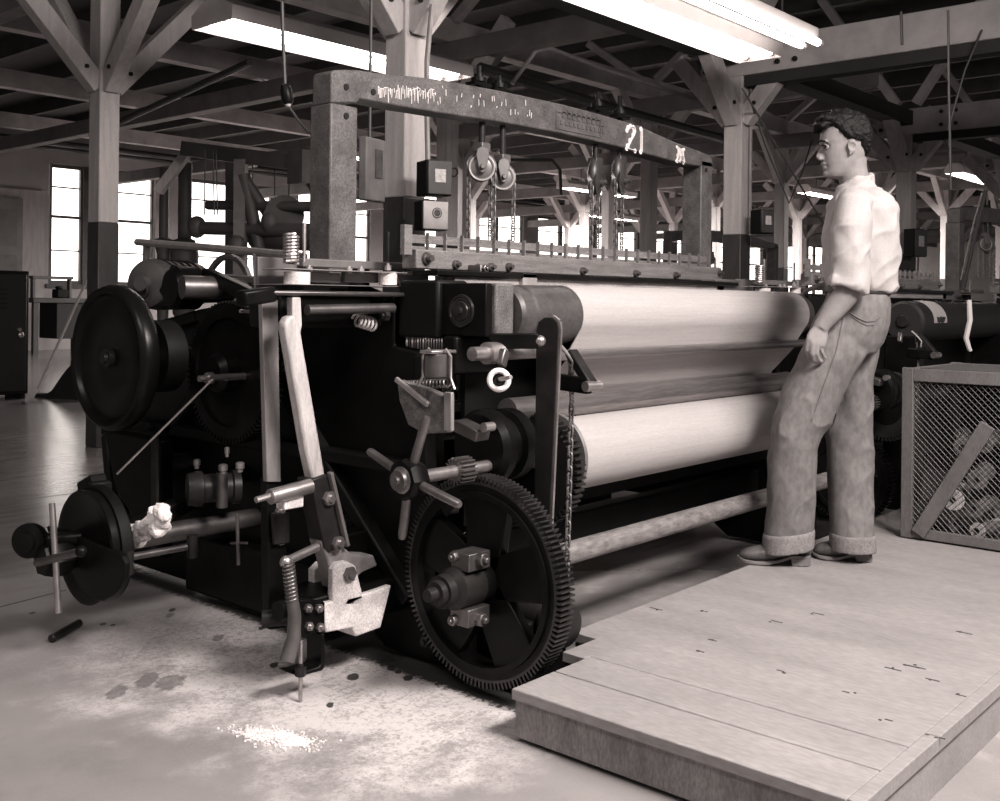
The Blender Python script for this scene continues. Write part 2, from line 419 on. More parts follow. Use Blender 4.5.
def box_on_post(px, py, d, w, h, dep, label, lit, extra=True):
    c = at_d(px, py, d); p = thing('switch_box', label, 'switch box', c - V((0, 0, h/2)), 'electrical boxes on the posts')
    R = Matrix.Rotation(-.35, 3, 'Z')
    MB().box(c, (w, dep, h), R).build('body', IRON2, p, .006)
    MB().box(c + R @ V((0, -dep/2-.006, 0)), (w*.92, .014, h*.95), R).build('cover', lit, p, .004)
    MB().box(c + R @ V((0, -dep/2-.014, h*.05)), (w*.42, .006, h*.38), R).build('name_plate', mat('pale_plate', .45, .5, 0, .4, 60), p, .002)
    if extra:
        MB().torus(c + R @ V((w/2+.02, -dep/3, h*.2)), R @ V((0, 1, .3)), .022, .005).build('handle', IRONG, p)
    return p, c, R
DARKCOV = mat('dark_box_cover', .045, .4, 0, .3, 9)
box_on_post(434, 179, 5.6, .15, .185, .13, 'black switch box with ring handle mounted above the pale-faced box', DARKCOV)
p, c, R = box_on_post(431, 216, 5.6, .155, .155, .10, 'box with pale cover and round emblem below the black switch box', mat('pale_box_cover', .55, .5, 0, .2, 8), False)
for o in list(p.children):
    if o.name.startswith('name_plate'): bpy.data.objects.remove(o)
k = c + R @ V((.005, -.062, .012))
MB().lathe(k, R @ V((0, -1, 0)), [(0, .028), (.004, .028), (.004, .001)], 24).build('emblem', mat('emblem_ink', .06, .5, 0, .5, 90), p)
MB().torus(k + R @ V((0, -.004, 0)), R @ V((0, -1, 0)), .021, .002).build('emblem_ring', MATS['pale_box_cover'], p)
box_on_post(762, 222, 8.5, .14, .19, .12, 'small switch box with pale label on the conduit post', DARKCOV, False)
box_on_post(915, 243, 11.4, .2, .3, .14, "dark switch box on the post behind the man's back", DARKCOV, False)
def conduit(label, pts, r=.014, m=None):
    o = MB().tube(pts, r, 8).build('conduit_pipe', m or mat('grey_conduit', .22, .5, .2, .2, 8)); tag(o, label, 'pipe', 'conduits and cables')
conduit('grey conduit running up to the black switch box', [at_d(428, 160, 5.62), at_d(427, 120, 5.62), at_d(427, 60, 5.65), at_d(432, 5, 5.7)])
conduit('grey conduit down the post right of the loom arch', [V((7.93, 4.195, z_)) for z_ in (1.72, 2.2, 2.8, 3.1)], .014)
conduit('black cable slanting down in front of the conduit post', [at_d(742, 88, 7.6), at_d(785, 160, 7.9), at_d(830, 235, 8.2)], .007, PIPEB)
conduit('thin cable sagging from the conduit post to the next post', [at_d(752, 105, 8.4), at_d(765, 145, 9.5), at_d(789, 203, 12), at_d(803, 170, 12), at_d(812, 140, 12)], .008, PIPEB)
conduit('thin drop cord with a hook hanging from the beam over the man', [at_d(901, 12, 7.0), at_d(902, 45, 7.0)], .01, PIPEB)
conduit('long drop cord hanging at the far right above the next loom', [at_d(948, 10, 6.6), at_d(949, 90, 6.6), at_d(951, 190, 6.6)], .008, PIPEB)
conduit('slanting black belt rising above the next loom', [at_d(963, 290, 7.2), at_d(975, 235, 7.2), at_d(986, 190, 7.2)], .014, mat('grey_belt', .02, .8))
conduit('pale edge of the second slanting belt above the next loom', [at_d(961, 280, 7.3), at_d(974, 222, 7.3), at_d(982, 193, 7.3)], .006, mat('pale_belt', .3, .8))
conduit('thin stay wire slanting above the next loom', [at_d(948, 130, 7.4), at_d(965, 70, 7.4), at_d(982, 30, 7.4)], .008, PIPEB)
conduit('bent conduit along the girder above the loom arch', [at_d(512, 84, 9.5), at_d(535, 52, 9.5), at_d(550, 48, 9.5), at_d(600, 68, 9.9), at_d(735, 112, 10.9)], .02)
conduit('sprinkler pipe running above the loom arch', [at_d(480, 68, 10.5), at_d(620, 110, 12.2), at_d(735, 142, 14)], .06, PIPEB)
conduit('sprinkler pipe with hangers near the left roof', [at_d(120, 122, 12), at_d(250, 62, 9.6)], .035, PIPEB)
conduit('looped black hose on the wall behind the right pulleys', [at_d(500, 160, 12), at_d(552, 160, 12), at_d(560, 170, 12), at_d(561, 195, 12)], .02, PIPEB)
# ---- fluorescent lamps
TUBE = glow('lit_fluorescent_tube', .9, 13.0); ENAMEL = mat('white_enamel_reflector', .62, .45, 0, .08, 4)
def strip_lamp(x0, x1, y, z, label, wide=.30, hood=True):
    t = thing('fluorescent_lamp', label, 'lamp', ((x0+x1)/2, y, z+.16), 'fluorescent lamps over the looms')
    if hood:
        prof = [(-wide/2, -.02), (-wide/2-.006, 0), (-wide/2-.006, .075), (-.09, .15), (.09, .15), (wide/2+.006, .075), (wide/2+.006, 0), (wide/2, -.02), (wide/2-.004, .07), (.085, .138), (-.085, .138), (-wide/2+.004, .07)]
        MB().prism([V((x0, y+a, z+b)) for a, b in prof], (x1-x0, 0, 0)).build('reflector', ENAMEL, t, .004)
        for xx in (x0, x1): MB().prism([V((xx-.006, y+a, z+b)) for a, b in prof[:8]], (.012, 0, 0)).build('end_plate', ENAMEL, t, .004)
    else:
        MB().box2((x0, y-.05, z+.05), (x1, y+.05, z+.13)).build('housing', ENAMEL, t, .01)
    for dy in (-.06-.04*hood, .06+.04*hood):
        MB().cyl((x0+.03, y+dy, z+.02), (x1-.03, y+dy, z+.02), .024, n=12).build('tube', TUBE, t)
    for xx in (x0+.25*(x1-x0), x0+.75*(x1-x0)):
        MB().cyl((xx, y, z+.12), (xx, y, 4.7), .008, n=6).build('hanger_rod', PIPEB, t)
    for dy in (-.06-.04*hood, .06+.04*hood):
        for xx in (x0+.02, x1-.02): MB().cyl((xx-.02, y+dy, z+.02), (xx+.02, y+dy, z+.02), .026, n=10).build('tube_socket', ENAMEL, t)
    return t
a = on_y(212, 24, 6.0); b = on_y(452, 72, 6.0)
strip_lamp(a.x, b.x, 6.0, (a.z+b.z)/2-.02, 'long white fluorescent lamp above the left end of the loom arch', .46)
a = on_y(628, 6, 3.62); b = on_y(760, 48, 3.62)
strip_lamp(a.x-1.2, b.x, 3.62, (a.z+b.z)/2-.04, 'fluorescent lamp with wide hood at the top, left of the bare twin tubes', .34)
a = on_y(812, 45, 3.15)
strip_lamp(a.x-1.8, a.x, 3.15, a.z-.02, 'bare fluorescent strip ending beside the dark girder', hood=False)
# pendant socket
t = thing('pendant_socket', 'black lamp socket hanging on a cord left of the loom arch', 'lamp socket', at_d(287, 106, 4.6))
MB().tube([at_d(282, 2, 4.6), at_d(283, 40, 4.6), at_d(285, 84, 4.6)], .008).build('cord', PIPEB, t)
a = at_d(285, 84, 4.6); b = at_d(288, 104, 4.6)
MB().lathe(a, b-a, [(0, .01), (.005, .02), (.03, .026), (.075, .026), (.09, .018)], 20).build('socket_shell', IRON, t)
MB().ball(b, .014).build('tip', mat('pale_tip', .6), t)
t2 = MB().tube([at_d(289, 107, 4.6), at_d(298, 120, 4.6), at_d(309, 133, 4.55)], .006).build('loose_cord', PIPEB, t)
# ---- lighting
S.view_settings.view_transform = 'Standard'; S.view_settings.look = 'None'; S.view_settings.gamma = 1.0; S.view_settings.exposure = 0.0
wd = bpy.data.worlds.new('sky'); S.world = wd; wd.use_nodes = True
wd.node_tree.nodes['Background'].inputs[0].default_value = (1, .93, .9, 1); wd.node_tree.nodes['Background'].inputs[1].default_value = .2
def area(name, loc, target, size, power, sy=None):
    l = bpy.data.lights.new(name, 'AREA'); l.energy = power; l.size = size; l.color = (1, .93, .89)
    if sy: l.shape = 'RECTANGLE'; l.size_y = sy
    o = bpy.data.objects.new(name, l); COL.objects.link(o); o.location = V(loc)
    o.rotation_euler = (V(target)-V(loc)).to_track_quat('-Z', 'Y').to_euler(); return o
area('ceiling_lamp_front', (2.9, -.9, 3.4), (3.3, 1.7, .6), 2.4, 235, .9)
area('fill_light_side', (-.4, 1.7, 3.7), (1.3, 2.9, 0), 1.4, 55, .5)  # unseen fill light added to brighten the lint beside the brake drum
area('ceiling_lamp_bay', (1.8, -1.0, 3.7), (1.1, 2.3, 0), 1.4, 225, .7)
for x_, y_, nm in ((20, 9.4, 'distant fluorescent lamp showing as a thin bright strip left of the face of the man'), (10.5, 12.8, 'added fluorescent fill lamp nearest the left windows'), (16.5, 12.8, 'added fluorescent fill lamp deep in the middle of the room'), (14.5, 16.4, 'added fluorescent fill lamp close to the window wall'), (22, 16.4, 'added fluorescent fill lamp farthest along the window wall'), (18.5, 6.0, 'added fluorescent fill lamp beyond the man')):  # strips after the first are added to brighten the background
    zz = 3.42 if y_ > 5 else 3.3
    strip_lamp(x_, x_+2.4, y_, zz, nm, .3)
    area('far_fill_light', (x_+1.2, y_, zz-.01), (x_+1.2, y_+.001, 0), 2.3, 620 if y_ > 11 else 420, .26)  # area light added under each far hood to lift the background
# ---- camera
cd = bpy.data.cameras.new('camera'); cam = bpy.data.objects.new('camera', cd); COL.objects.link(cam); S.camera = cam
cd.sensor_fit = 'HORIZONTAL'; cd.sensor_width = 36; cd.lens = F/1000*36; cd.clip_start = .05; cd.clip_end = 200
cr, sr = math.cos(ROLL), math.sin(ROLL)
xr = RT*cr + UP*sr; yu = UP*cr - RT*sr
cam.matrix_world = Matrix((xr, yu, -FW)).transposed().to_4x4(); cam.location = O
cd.shift_x = (500-CX)/1000; cd.shift_y = (Y0-400.5)/1000

# wooden panel on the back side of the arch post
pz = at_d(372, 201, 5.2); pb = thing('wooden_panel', 'stained wooden panel hung behind the left column of the loom arch', 'panel', pz)
R_ = Matrix.Rotation(.25, 3, 'Z'); c_ = at_d(372, 170, 5.2)
MB().box(c_, (.17, .05, .31), R_).build('board', mat('stained_panel', .13, .7, 0, .5, 6, .2, (1, 1, .5)), pb, .008)
MB().box(c_ + R_ @ V((.02, -.028, .03)), (.06, .006, .14), R_).build('stain_patch', mat('panel_stain', .05, .8, 0, .5, 20), pb)
MB().cyl(c_ + V((0, .02, .14)), c_ + V((0, .02, 1.6)), .008, n=8).build('hanger', PIPEB, pb)
# ================================================================== THE LOOM
LB = V((3.5, 3.0, 0))
loom = thing('power_loom', 'big black cast-iron power loom numbered 21, nearest the camera, with the man watching it', 'loom', LB, 'power looms')
def P(mb, name, m=IRON, bevel=0, parent=loom, **k): return mb.build(name, m, parent, bevel, **k)
XN, XF = 2.36, 4.62
GEARC = V((2.30, 2.055, .336))
# ---- cast side frames
def side_frame(x0, x1, n):
    out = [(2.16, .015), (2.16, .18), (2.30, .30), (2.33, .55), (2.36, .98), (2.52, 1.0), (2.52, 1.14), (2.70, 1.19), (2.70, 1.27), (2.95, 1.27), (2.95, 1.16), (3.60, 1.08), (4.28, .96), (4.30, .55), (4.24, .2), (4.26, .015), (3.7, .015), (3.5, .16), (2.75, .16), (2.55, .015)]
    f = MB().prism([V((x0, y, z)) for y, z in out], (x1-x0, 0, 0)); o = P(f, 'side_frame', IRON, .008)
    xs = x0-.022 if n else x1+.022
    r = MB()
    for a, b in ((0, 1), (3, 4), (6, 7), (9, 10), (10, 11), (11, 12), (12, 13), (13, 14)):
        p, q = out[a], out[b]
        cy = (p[0]+q[0])/2; r.bar((xs, p[0], p[1]), (xs, q[0], q[1]), .045, .05, up=(1, 0, 0))
    r.bar((xs, 2.4, .2), (xs, 3.3, 1.05), .045, .06, up=(1, 0, 0)); r.bar((xs, 4.2, .25), (xs, 3.3, 1.05), .045, .06, up=(1, 0, 0)); r.bar((xs, 2.4, .62), (xs, 4.25, .62), .045, .06, up=(1, 0, 0))
    r.build('rib', IRON2, o, .008)
    b = MB()
    for y, z in ((2.4, .62), (2.9, .62), (3.4, .62), (3.9, .62), (2.5, 1.1), (3.2, 1.1), (2.3, .1), (4.1, .1)): b.bolt((xs-(.03 if n else -.03), y, z), (-1 if n else 1, 0, 0), .018, .014)
    split_build(b, 'bolt_head', IRONG, o)
side_frame(XN, XN+.06, True); side_frame(XF, XF+.06, False)
# cross girts and the dark interior works
for y, z, w, h in ((2.42, .28, .07, .16), (3.3, .2, .1, .2), (4.14, .5, .08, .2), (3.0, .72, .08, .14), (2.62, .55, .06, .22)):
    P(MB().box2((XN+.03, y-w/2, z-h/2), (XF+.03, y+w/2, z+h/2)), 'cross_girt', IRON2, .01)
P(MB().box2((XN+.06, 4.12, .25), (XF, 4.15, .9)), 'added_dark_back', IRON2)  # black sheet added to make the loom interior dark
for y, z, r in ((2.75, .38, .035), (3.2, .86, .04), (3.41, .94, .038), (3.7, .5, .035)): P(MB().cyl((XN-.1, y, z), (XF+.15, y, z), r, n=20), 'shaft', STEELD)
wb = P(MB().lathe((XN+.12, 3.86, .5), (1, 0, 0), [(0, .05), (.0, .25), (.03, .25), (.03, .17), (2.0, .17), (2.0, .25), (2.03, .25), (2.03, .05)], 40), 'warp_beam', IRON2)
h = MB()
for i in range(2):
    y = 2.82+.1*i
    h.box2((XN+.2, y-.008, 1.06), (XF-.1, y+.008, 1.09)); h.box2((XN+.2, y-.008, .72), (XF-.1, y+.008, .75))
    for k in range(70): h.box2((XN+.22+k*.029, y-.002, .74), (XN+.224+k*.029, y+.002, 1.07))
P(h, 'heddle_frame', STEELD, smooth=False)
P(MB().box2((2.5, 2.33, .42), (4.6, 2.35, 1.02)), 'dark_backing', IRON2)  # black sheet added to darken the gap behind the front rollers
# ---- arch
AY = 2.75; AT = .10
def ap(px, py): p = on_y(px, py, AY); return p
tp = [(331.5, 72), (334, 70), (346, 69.5), (360, 70), (375, 72.5), (405, 75.5), (437, 79), (500, 90.5), (562, 104), (600, 114), (640, 126), (675, 142), (700, 151), (711, 156), (712.5, 159)]
bt = [(712.5, 168), (682, 163.5), (625, 148), (562, 133.5), (500, 122), (440, 113), (400, 106.5), (372, 101), (360, 99), (357.5, 103), (331, 103)]
arch = P(MB().prism([ap(*q) for q in tp+bt], (0, AT, 0)), 'arch_beam', ARCHM, .006)
c0 = ap(331, 103); c1 = ap(358, 103)
P(MB().box2((c0.x, AY, 1.18), (c1.x, AY+AT+.01, c0.z+.002)), 'arch_column', ARCHM, .006)
d0 = ap(700.5, 165); d1 = ap(712.5, 168)
P(MB().box2((d1.x-.11, AY, 1.18), (d1.x, AY+AT+.01, d1.z+.03)), 'arch_column', ARCHM, .006)
P(MB().box2((c0.x-.02, AY-.03, 1.17), (c1.x+.03, AY+AT+.03, 1.215)), 'column_foot', IRONG, .005)
P(MB().box2((d1.x-.16, AY-.05, 1.17), (d1.x+.03, AY+AT+.03, 1.30)), 'column_foot', IRONG, .005)
hb = MB()
for px, py in ((346, 87), (346, 116), (373, 92), (706, 170)): q = ap(px, py); hb.cyl(q+V((0, -.004, 0)), q+V((0, .001, 0)), .011, n=16)
split_build(hb, 'bolt_hole', mat('hole_black', .004, .9), arch)
# embossed maker plate (worn away) and chalk writing
p0, p1 = ap(556, 110), ap(600, 130)
e = MB()
xa, xb = ap(556, 118).x, ap(600, 130).x; zt, zb = ap(556, 111).z, ap(556, 128).z
for z in (zt, zb): e.box2((xa, AY-.004, z-.003), (xb, AY, z+.003))
for x in (xa, xb): e.box2((x-.003, AY-.004, zb), (x+.003, AY, zt))
for k in range(9): e.box2((xa+.04+k*.035, AY-.004, zb+.05), (xa+.06+k*.035, AY, zb+.085)); 
for k in range(11): e.box2((xa+.03+k*.03, AY-.004, zb+.02), (xa+.046+k*.03, AY, zb+.037))
e.build('cast_plate', ARCHM, arch, smooth=False)
random.seed(3)
s = MB()
def arch_z(px):                      # beam face limits at a photo column
    t = [q for q in tp if q[0] >= 360]
    for (xa_, ya_), (xb_, yb_) in zip(t, t[1:]):
        if xa_ <= px <= xb_: return ya_ + (yb_-ya_)*(px-xa_)/(xb_-xa_)
    return t[-1][1]
px = 378
while px < 535:
    top = arch_z(px); dens = 1 if px < 434 else .5
    if random.random() < dens:
        y0 = top + random.uniform(10, 16) + (0 if px < 434 else random.uniform(-8, 8)); L_ = random.uniform(4, 15) if px < 434 else random.uniform(1.5, 7)
        a = ap(px, y0); b = ap(px+random.uniform(-.6, .6), min(y0+L_, top+31)); s.bar(a, b, .0016, random.uniform(.002, .0055), up=(0, 1, 0))
        if random.random() < .45 and px < 434: s.bar(a, ap(px+random.uniform(1.5, 3.5), y0+random.uniform(-2, 3)), .0016, .004, up=(0, 1, 0))
    px += random.uniform(.8, 2.2) if px < 434 else random.uniform(1.4, 3.4)
s.build('chalk_lettering', CHALK, arch, smooth=False)
def strokes(name, polys, r):
    m_ = MB()
    for poly in polys:
        pts = [ap(*q) + V((0, -.002, 0)) for q in poly]
        for a, b in zip(pts, pts[1:]): m_.bar(a, b, .0025, r, up=(0, 1, 0))
        for a in pts: m_.cyl(a + V((0, -.0012, 0)), a + V((0, .0012, 0)), r/2, n=12)
    return m_.build(name, CHALK, arch, smooth=False)
strokes('numeral_two', [[(626.5, 130.5), (627.5, 127.5), (630, 126.3), (632.8, 127.5), (633.7, 131), (632.6, 135), (629.5, 140.5), (627, 146), (626.4, 148.6), (634.6, 151)]], .022)
strokes('numeral_one', [[(640.4, 129), (640.2, 152)]], .022)
strokes('smudged_mark', [[(676.5, 147), (680, 150), (683.5, 149.5)], [(678, 149), (677.4, 155), (676, 161)], [(682, 150), (682.2, 156), (683.5, 162)], [(677, 155.5), (682, 156)], [(677, 161.5), (680, 160), (683, 163)], [(679.6, 150), (679.6, 161)]], .016)
# hanger rods that come up through the arch
for (px, py, hh) in ((479, 66, 26), (499, 76, 20), (598, 92, 24), (620, 96, 30)):
    a = on_y(px, py, AY+.05); b = on_y(px, py+hh+10, AY+.05)
    r = P(MB().cyl(a, V((a.x, a.y, b.z-.02)), .011, n=10), 'hanger_rod', IRON)
    q = V((a.x, a.y, on_y(px, py+hh*.62, AY+.05).z))
    MB().lathe(q, UP, [(0, .012), (0, .032), (.016, .032), (.016, .02), (.03, .02), (.03, .012)], 14).build('nut', IRON, r)
    MB().bar(q + V((-.05, 0, -.012)), q + V((.05, 0, -.012)), .05, .014).build('clip', IRON, r)
# ---- hanging pulleys and chains
PUL = mat('grey_pulley', .12, .4, .3, .35, 10); PULD = mat('dark_pulley_block', .05, .4, .2, .3, 10); CHM = mat('chain_steel', .16, .5, .4, .3, 20)
def pulley(px, py, rpx, ytop, axis, mw, mb_, chains, spread):
    c = on_y(px, py, AY+.05); d = (c-O).dot(FW); R = rpx*d/F; ax_ = V(axis).normalized()
    w = P(MB().lathe(c-ax_*.018, ax_, [(0, .012), (0, R*.55), (.004, R*.78), (0, R*.8), (0, R), (.01, R*.93), (.018, R*.86), (.026, R*.93), (.036, R), (.036, R*.8), (.032, R*.78), (.036, R*.55), (.036, .012)], 36), 'pulley_wheel', mw)
    MB().torus(c+ax_*.016, ax_, R*.93, R*.075, 36, 8).build('bright_rim', mat('pale_rim', .34 if mw is PUL else .05, .4, .2), w) if mw is PUL else None
    MB().lathe(c+ax_*.016, ax_, [(0, R*.30), (.02, R*.28), (.026, R*.15), (.04, R*.14), (.04, .001)], 20).build('hub', mw, w)
    t = on_y(px, ytop, AY+.05); t = V((c.x, c.y, t.z))
    blk = MB(); a, u, v = frame(ax_)
    side = ax_.cross(UP).normalized()
    for sgn in (1, -1):
        o = ax_*sgn*(.030 if mw is PUL else .040)
        pr = [(-.3, -.35), (-.38, 0), (-.62, .9), (-.5, 1.35), (0, 1.55), (.5, 1.35), (.62, .9), (.38, 0), (.3, -.35), (0, -.45)]
        blk.prism([c + o + side*R*x*(.8 if mw is PUL else 1.15) + UP*R*z for x, z in pr], ax_*sgn*(.008 if mw is PUL else .016))
    if mw is not PUL: blk = MB().ball(c + UP*R*.55, 1, (.033, R*.92, R*1.3), 14, Matrix((ax_, side, UP)).transposed())
    blk.box(c + UP*R*1.5, (.05, .05, .035))
    P(blk, 'pulley_block', mb_, .003)
    P(MB().cyl(c + UP*R*1.5, V((c.x, c.y, t.z+.06)), .013, n=12), 'pulley_hook', IRONG)
    for sgn, yend in zip((1, -1), chains):
        q = c + side*R*.95*sgn; e_ = V((q.x, q.y, on_y(px, yend, AY+.05).z))
        P(MB().chain(q, e_, .030, .003), 'chain', CHM)
    if mw is not PUL: return
    m_ = MB()
    pts = [c + side*math.cos(t_)*R*.97 + UP*math.sin(t_)*R*.97 for t_ in [PI*i/12 for i in range(13)]]
    for i in range(12): m_.chain(pts[i], pts[i+1], .030, .003)
    P(m_, 'chain', CHM)
TOCAM = -FW
pulley(481.5, 168, 13.5, 126, TOCAM + RT*.12, PUL, PUL, (240, 246), 1)
pulley(502, 178, 12.5, 136, TOCAM + RT*.2, PUL, PUL, (240, 240), 1)
pulley(595, 183, 14, 150, RT*.94 - FW*.32, PULD, PULD, (248, 250), 1)
pulley(619, 181, 14, 153, RT*.94 - FW*.36, PULD, PULD, (250, 252), 1)
# ---- harness rail with comb
RY = 2.5
a = on_y(416.5, 249, RY); b = on_y(722, 267, RY); zb = on_y(419, 268.5, RY).z
rail = P(MB().box2((a.x, RY, zb), (b.x, RY+.07, a.z)), 'hand_rail', RAILM, .004)
bl = MB()
for px, py in ((426, 258.5),): q = on_y(px, py, RY); bl.lathe(q, (0, -1, 0), [(0, .022), (.01, .02), (.01, .012), (.03, .011), (.03, .001)], 16)
for px, py in ((455, 264.5), (477, 268), (490, 267), (508, 267), (582, 271), (635, 273.5), (675, 275.5), (719, 273)):
    q = on_y(px, py, RY); bl.lathe(q, (0, -1, 0), [(0, .016), (.012, .015), (.012, .008), (.026, .008), (.026, .001)], 10)
split_build(bl, 'bolt_head', STEELD, rail)
cz0, cz1 = a.z, on_y(412, 231, RY).z
cmb = P(MB().box2((a.x-.02, RY+.03, cz0-.01), (b.x-.06, RY+.045, cz0+.012)).box2((a.x-.02, RY+.03, cz0+.022), (b.x-.06, RY+.045, cz1-.008)), 'comb_board', RAILM, smooth=False)
fn = MB(); n = 24
for i in range(n):
    x = a.x-.01 + (b.x-.08-a.x)*i/(n-1); fn.box2((x-.0025, RY+.016, cz0-.01), (x+.0025, RY+.03, cz1))
fn.box2((a.x-.055, RY+.0, cz0-.02), (a.x-.02, RY+.02, cz1+.02))
split_build(fn, 'comb_fin', RAILM, cmb, smooth=False)
P(MB().box2((a.x+.1, 2.42, 1.195), (b.x-.12, 2.49, 1.232)), 'reed_cap', mat('worn_wood_strip', .26, .6, 0, .45, 12, .2, (.5, 5, 5), fine=.3), .003)
P(MB().box2((a.x, 2.40, 1.232), (b.x-.02, 2.52, 1.25)), 'rail_lip', IRON, .003)
q = on_y(722, 284, 2.46); P(MB().box2((q.x-.12, 2.42, 1.19), (q.x+.1, 2.56, 1.262)), 'rail_bracket', PAINTG, .005)
q = on_y(478, 276, 2.47); P(MB().box2((q.x-.02, 2.44, 1.19), (q.x+.02, 2.5, 1.275)).bolt((q.x, 2.44, 1.262), (0, -1, 0), .016), 'rail_bracket', STEELD, .003)
q = on_y(520, 277, 2.44); P(MB().box2((q.x-.03, 2.40, 1.19), (q.x+.05, 2.44, 1.25)), 'temple_clip', LIGHTM, .003)
# ---- front rollers
RX0, RX1 = 2.50, 4.52
BR = V((0, 2.18, 1.105)); BRR = .097
LEATH = mat('dark_leather_roll', .075, .42, .3, .35, 5, .1, fine=.15)
P(MB().lathe((RX0, BR.y, BR.z), (1, 0, 0), [(0, .03), (0, .088), (.012, BRR), (.05, BRR), (.056, BRR-.006), (.07, BRR-.006), (.076, BRR), (2.06, BRR), (2.06, .03)], 48), 'breast_roll', LEATH)
RODC = (2.118, .975); BGC = (2.235, .793); BGR = .042
P(MB().cyl((2.62, *RODC), (4.6, *RODC), .017, n=20), 'guide_rod', ROLLER)
P(MB().lathe((2.6, *BGC), (1, 0, 0), [(0, .02), (0, BGR), (2.0, BGR), (2.0, .02)], 36), 'take_up_roller', ROLLER)
PIPEC = (2.055, .345)
P(MB().cyl((2.36, *PIPEC), (4.66, *PIPEC), .036, n=28), 'lower_pipe', PIPE)
# ---- the cloth
CLOTH = mat('woven_cotton', .36, .9, 0, .07, 3, .05, (1, 30, 30), fine=.10)
CX0, CX1 = 2.80, 4.50
CRC = (2.19, .632); CRR = .124
cl = thing('woven_cloth', 'pale woven cloth over the breast roll and lower roll of the loom numbered 21', 'cloth', (3.68, 2.19, .5))
prof = [(2.46, 1.208)]
for i in range(15):
    t = PI/2 + (PI+.42-PI/2)*i/14; prof.append((BR.y + (BRR+.004)*math.cos(t), BR.z + (BRR+.004)*math.sin(t)))
prof += [(2.112+.0245, .99), (2.118+.0225, .965), (2.262, .838)]
for i in range(8):
    t = .9 - 2.6*i/7; prof.append((BGC[0] + (BGR+.004)*math.cos(t), BGC[1] + (BGR+.004)*math.sin(t)))
def sheet(prof, x0, x1, th=.003, n=26):
    m_ = MB(); rings = []
    pts = [V((0, *p)) for p in prof]; nor = []
    for i in range(len(pts)):
        t = pts[min(i+1, len(pts)-1)] - pts[max(i-1, 0)]; nor.append(V((0, -t.z, t.y)).normalized())
    for k in range(n+1):
        x = x0 + (x1-x0)*k/n
        rings.append([V((x, p.y, p.z)) for p in pts] + [V((x, p.y, p.z)) + q*th for p, q in zip(pts[::-1], nor[::-1])])
    return m_.rings(rings)
sheet(prof, CX0, CX1).build('cloth_web', CLOTH, cl)
MB().lathe((CX0+.0, *CRC), (1, 0, 0), [(0, .03), (0, CRR-.012), (.02, CRR-.006), (.05, CRR), (CX1-CX0-.02, CRR), (CX1-CX0-.01, CRR-.01), (CX1-CX0-.01, .03)], 48).build('cloth_roll', CLOTH, cl)
P(MB().cyl((2.5, *CRC), (4.62, *CRC), .03, n=16), 'cloth_roll_shaft', STEELD)
P(MB().lathe((2.765, *CRC), (1, 0, 0), [(0, .03), (0, .15), (.008, .155), (.016, .15), (.016, .03)], 40), 'roll_flange', PAINTG)
g = P(MB().teeth((2.70, 2.19, .60), (1, 0, 0), .10, .185, .02, .05, 56), 'roll_gear', IRONG)
MB().lathe((2.685, 2.19, .60), (1, 0, 0), [(0, .04), (0, .11), (.02, .11), (.02, .04)], 30).build('web', IRON, g)
# ---- big gear, far gear
def spoked_gear(c, R, w, n, name, m, spokes=5, hubr=.05):
    g_ = P(MB().teeth(c, (1, 0, 0), R-.026, R, .019, w, n), name, m)
    MB().annulus(c, (1, 0, 0), R-.055, R-.025, w*.96, 64).build('rim', IRON, g_)
    MB().annulus(c, (1, 0, 0), R-.062, R-.045, w*1.25, 64).build('rim_flange', IRON, g_)
    sp = MB()
    for i in range(spokes):
        t = 2*PI*(i+.3)/spokes; d = V((0, math.cos(t), math.sin(t))); s_ = V((0, -math.sin(t), math.cos(t)))
        sp.prism([c + d*.04 + s_*.06 - V((w*.3, 0, 0)), c + d*(R-.05) + s_*.085 - V((w*.3, 0, 0)), c + d*(R-.05) - s_*.085 - V((w*.3, 0, 0)), c + d*.04 - s_*.06 - V((w*.3, 0, 0))], (w*.6, 0, 0))
    sp.build('spokes', IRON, g_, .004)
    MB().lathe(c - V((w*.9, 0, 0)), (1, 0, 0), [(0, .02), (0, hubr), (w*1.8, hubr*1.1), (w*1.8, .02)], 28).build('hub', IRON, g_)
    return g_
bg = spoked_gear(GEARC, .306, .06, 124, 'big_gear', mat('worn_gear_teeth', .03, .3, .4, .5, 20, .2), 5, .06)
x = GEARC.x
cl_ = MB().lathe((x-.24, GEARC.y, GEARC.z), (1, 0, 0), [(0, .001), (0, .018), (.03, .02), (.03, .034), (.05, .036), (.05, .046), (.075, .048), (.085, .04), (.1, .06), (.2, .06), (.2, .03)], 30).build('collar', IRONG, bg)
lug = MB()
for s_ in (1, -1):
    lug.box((x-.085, GEARC.y-.02, GEARC.z+s_*.078), (.09, .07, .05)); lug.bolt((x-.085, GEARC.y-.055, GEARC.z+s_*.085), (0, -1, 0), .02, .02); lug.bolt((x-.13, GEARC.y, GEARC.z+s_*.09), (-1, 0, 0), .016, .014)
split_build(lug, 'clamp_lug', STEELD, bg, bevel=.006)
fg = spoked_gear(V((4.80, 2.02, .345)), .215, .05, 66, 'drive_gear', IRON, 4, .05)
